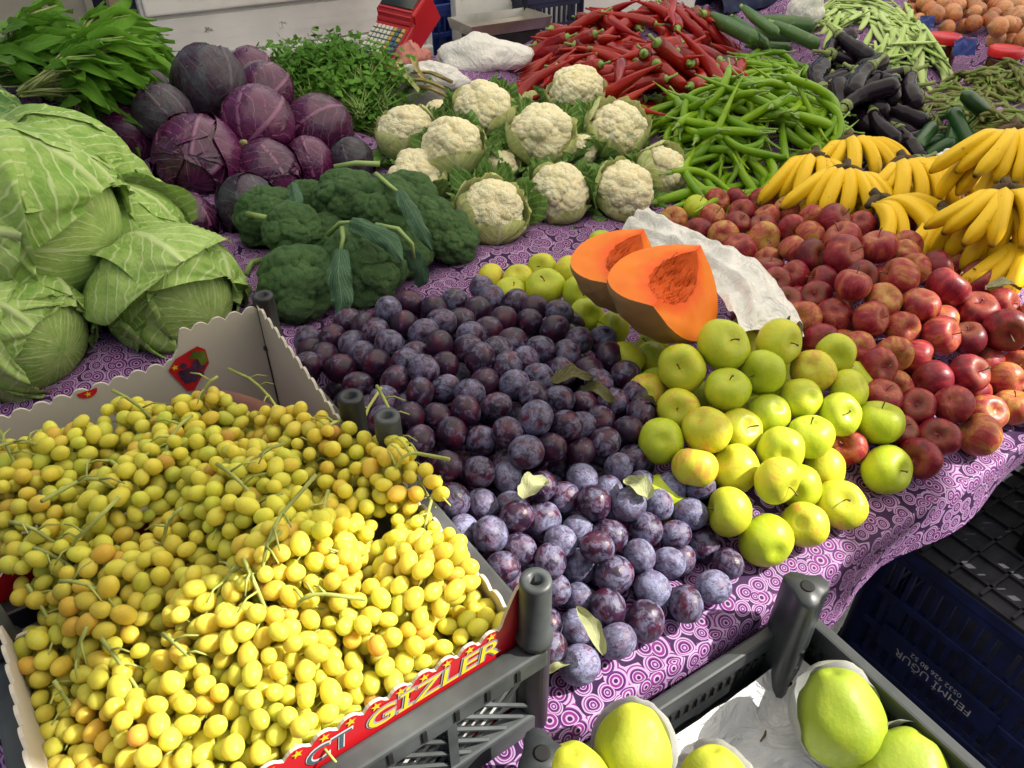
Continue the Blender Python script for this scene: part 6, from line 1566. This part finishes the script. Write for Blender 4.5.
# flat under the crates and along the edge
flat = (EE > FE0-.04) & (EE < FE1+.02) & (NN < .64); Zc[flat] = 0
Zc *= np.clip((NN-.0)/.05, 0, 1)
for i in range(len(e_)):
    for j in range(len(n_)):
        Zc[i, j] += .0025*mnoise.noise(Vector((EE[i, j]*5, NN[i, j]*5, 0)))*(0 if flat[i, j] else 1)
nd = 12; G = np.zeros((len(e_), len(n_)+nd, 3)); UVc = np.zeros((len(e_), len(n_)+nd, 2))
for i, e in enumerate(e_):
    drop = .105+.012*math.sin(e*7)+.010*math.sin(e*19+1) if e < .25 else max(.035, .105-.16*(e-.25)+.010*math.sin(e*13))
    for j in range(nd):
        s = 1-j/nd; zt = -drop*s; fold = .012*math.sin(e*24+1.5*math.sin(e*5))*s**1.2
        out = -.010*min(1, s*5)**.6+fold*(.5 if e < .12 else 1)-.004*s
        G[i, j] = EN(e, out, min(-.001, zt+.006*(1-s))); UVc[i, j] = (e, -drop*s)
    for j, n in enumerate(n_):
        G[i, nd+j] = EN(e, n, Zc[i, j]-(.004 if j == 0 else 0)); UVc[i, nd+j] = (e, n)
o = inst(MB().grid(G, UVc).mesh('cloth_sheet', M['cloth']), 'tablecloth'); tag(o, 'purple and white ring patterned cloth covering the stall and hanging over its front', 'tablecloth')

# ------------------------------------------------------------------ ground
g = inst(MB().poly([(-60, -40, GZ), (60, -40, GZ), (60, 120, GZ), (-60, 120, GZ)]).mesh('ground_sheet', M['asphalt'], False), 'ground'); struct(g)

# ------------------------------------------------------------------ added unseen walls that block low sky light
def blocker_wall(p, q, z0, z1, label):
    p = np.array(p, float); q = np.array(q, float); L = np.linalg.norm(q-p); d = (q-p)/L
    root = empty('sky_blocker_wall', TM((p[0], p[1], z0), Matrix.Rotation(math.atan2(d[1], d[0]), 4, 'Z'))); tag(root, label, 'wall')
    inst(MB().box((L/2, 0, (z1-z0)/2), (L, .2, z1-z0), .01).mesh('wall_panel', M['wallpaint'], False), 'panel', None, root)
    inst(MB().box((L/2, 0, z1-z0+.05), (L+.1, .3, .1), .01).mesh('wall_coping', M['wood'], False), 'coping', None, root)
M['wallpaint'] = simple('dark_blocker_wall', (.09, .075, .065), .8, nscale=4, var=.4, bump=.2)
blocker_wall((-4.5, -2.2), (4.5, -2.2), GZ, 1.5, 'added dark wall behind the viewer, blocking low sky light')
blocker_wall((-3.2, 4.0), (-3.2, -2.0), GZ, 1.1, 'added dark wall left of the stall, blocking low sky light')
# ------------------------------------------------------------------ sun, sky, awning
SUN_EL, SUN_AZ = R_(42), R_(0)     # azimuth from +x towards +y
sd = np.array((math.cos(SUN_EL)*math.cos(SUN_AZ), math.cos(SUN_EL)*math.sin(SUN_AZ), math.sin(SUN_EL)))
AZ = 1.55; edge = []
SH = [(u, v) for u, v in SHADE]
for (u, v), (u2, v2) in zip(SH[:-1], SH[1:]):
    for t in np.linspace(0, 1, 6)[:-1]:
        uu, vv = u+(u2-u)*t, v+(v2-v)*t; za = SHZ.get((u, v), .12); zb = SHZ.get((u2, v2), .12); zq = za+(zb-za)*t; p = P(uu, vv, zq); q = p+sd*(AZ-zq)/sd[2]; edge.append((q[0]+.010*math.sin(t*20+uu), q[1], AZ))
p0, p1 = edge[0], edge[-1]
poly = [(-1.0, p0[1]-.30, AZ), (p0[0]-.5, p0[1]-.25, AZ)]+edge+[(p1[0]+.6, p1[1]+.15, AZ), (5.2, p1[1]+.4, AZ), (5.2, 4.3, AZ), (-1.0, 4.3, AZ)]
aw = empty('awning', Matrix.Identity(4)); tag(aw, 'white fabric awning stretched over the stall, above the picture', 'awning')
inst(MB().poly(poly).mesh('awning_sheet', M['awning'], False), 'canopy', None, aw)
for (x, y) in ((-.95, 4.25), (5.1, 4.25)): inst(MB().tube([(x, y, GZ), (x, y, AZ)], .02, 10).mesh('awning_pole', M['steel']), 'pole', None, aw)
sun = bpy.data.lights.new('sun', 'SUN'); sun.energy = SUN_E; sun.angle = R_(.55); sun.color = (1, .95, .86)
so = bpy.data.objects.new('sun', sun); COL.objects.link(so); so.rotation_euler = Vector(sd).to_track_quat('Z', 'Y').to_euler(); so.location = (3, -1, 4)
w = bpy.data.worlds.new('World'); scene.world = w; w.use_nodes = True
bg = w.node_tree.nodes['Background']; sk = w.node_tree.nodes.new('ShaderNodeTexSky'); sk.sky_type = 'NISHITA'; sk.sun_disc = False
sk.sun_elevation = SUN_EL; sk.sun_rotation = PI/2-SUN_AZ; sk.air_density = 1.0; sk.dust_density = 2.0; sk.ozone_density = .8
tn = w.node_tree.nodes.new('ShaderNodeMix'); tn.data_type = 'RGBA'; tn.blend_type = 'MULTIPLY'; tn.inputs[0].default_value = 1; tn.inputs[7].default_value = (1.0, .93, .80, 1)
w.node_tree.links.new(sk.outputs[0], tn.inputs[6]); w.node_tree.links.new(tn.outputs[2], bg.inputs[0]); bg.inputs[1].default_value = SKY_E
scene.view_settings.view_transform = 'Standard'; scene.view_settings.look = 'None'; scene.view_settings.exposure = 0; scene.view_settings.gamma = 1
scene.cycles.use_denoising = True; scene.cycles.max_bounces = 8; scene.cycles.diffuse_bounces = 2; scene.cycles.glossy_bounces = 3; scene.cycles.transmission_bounces = 5; scene.cycles.sample_clamp_indirect = 6
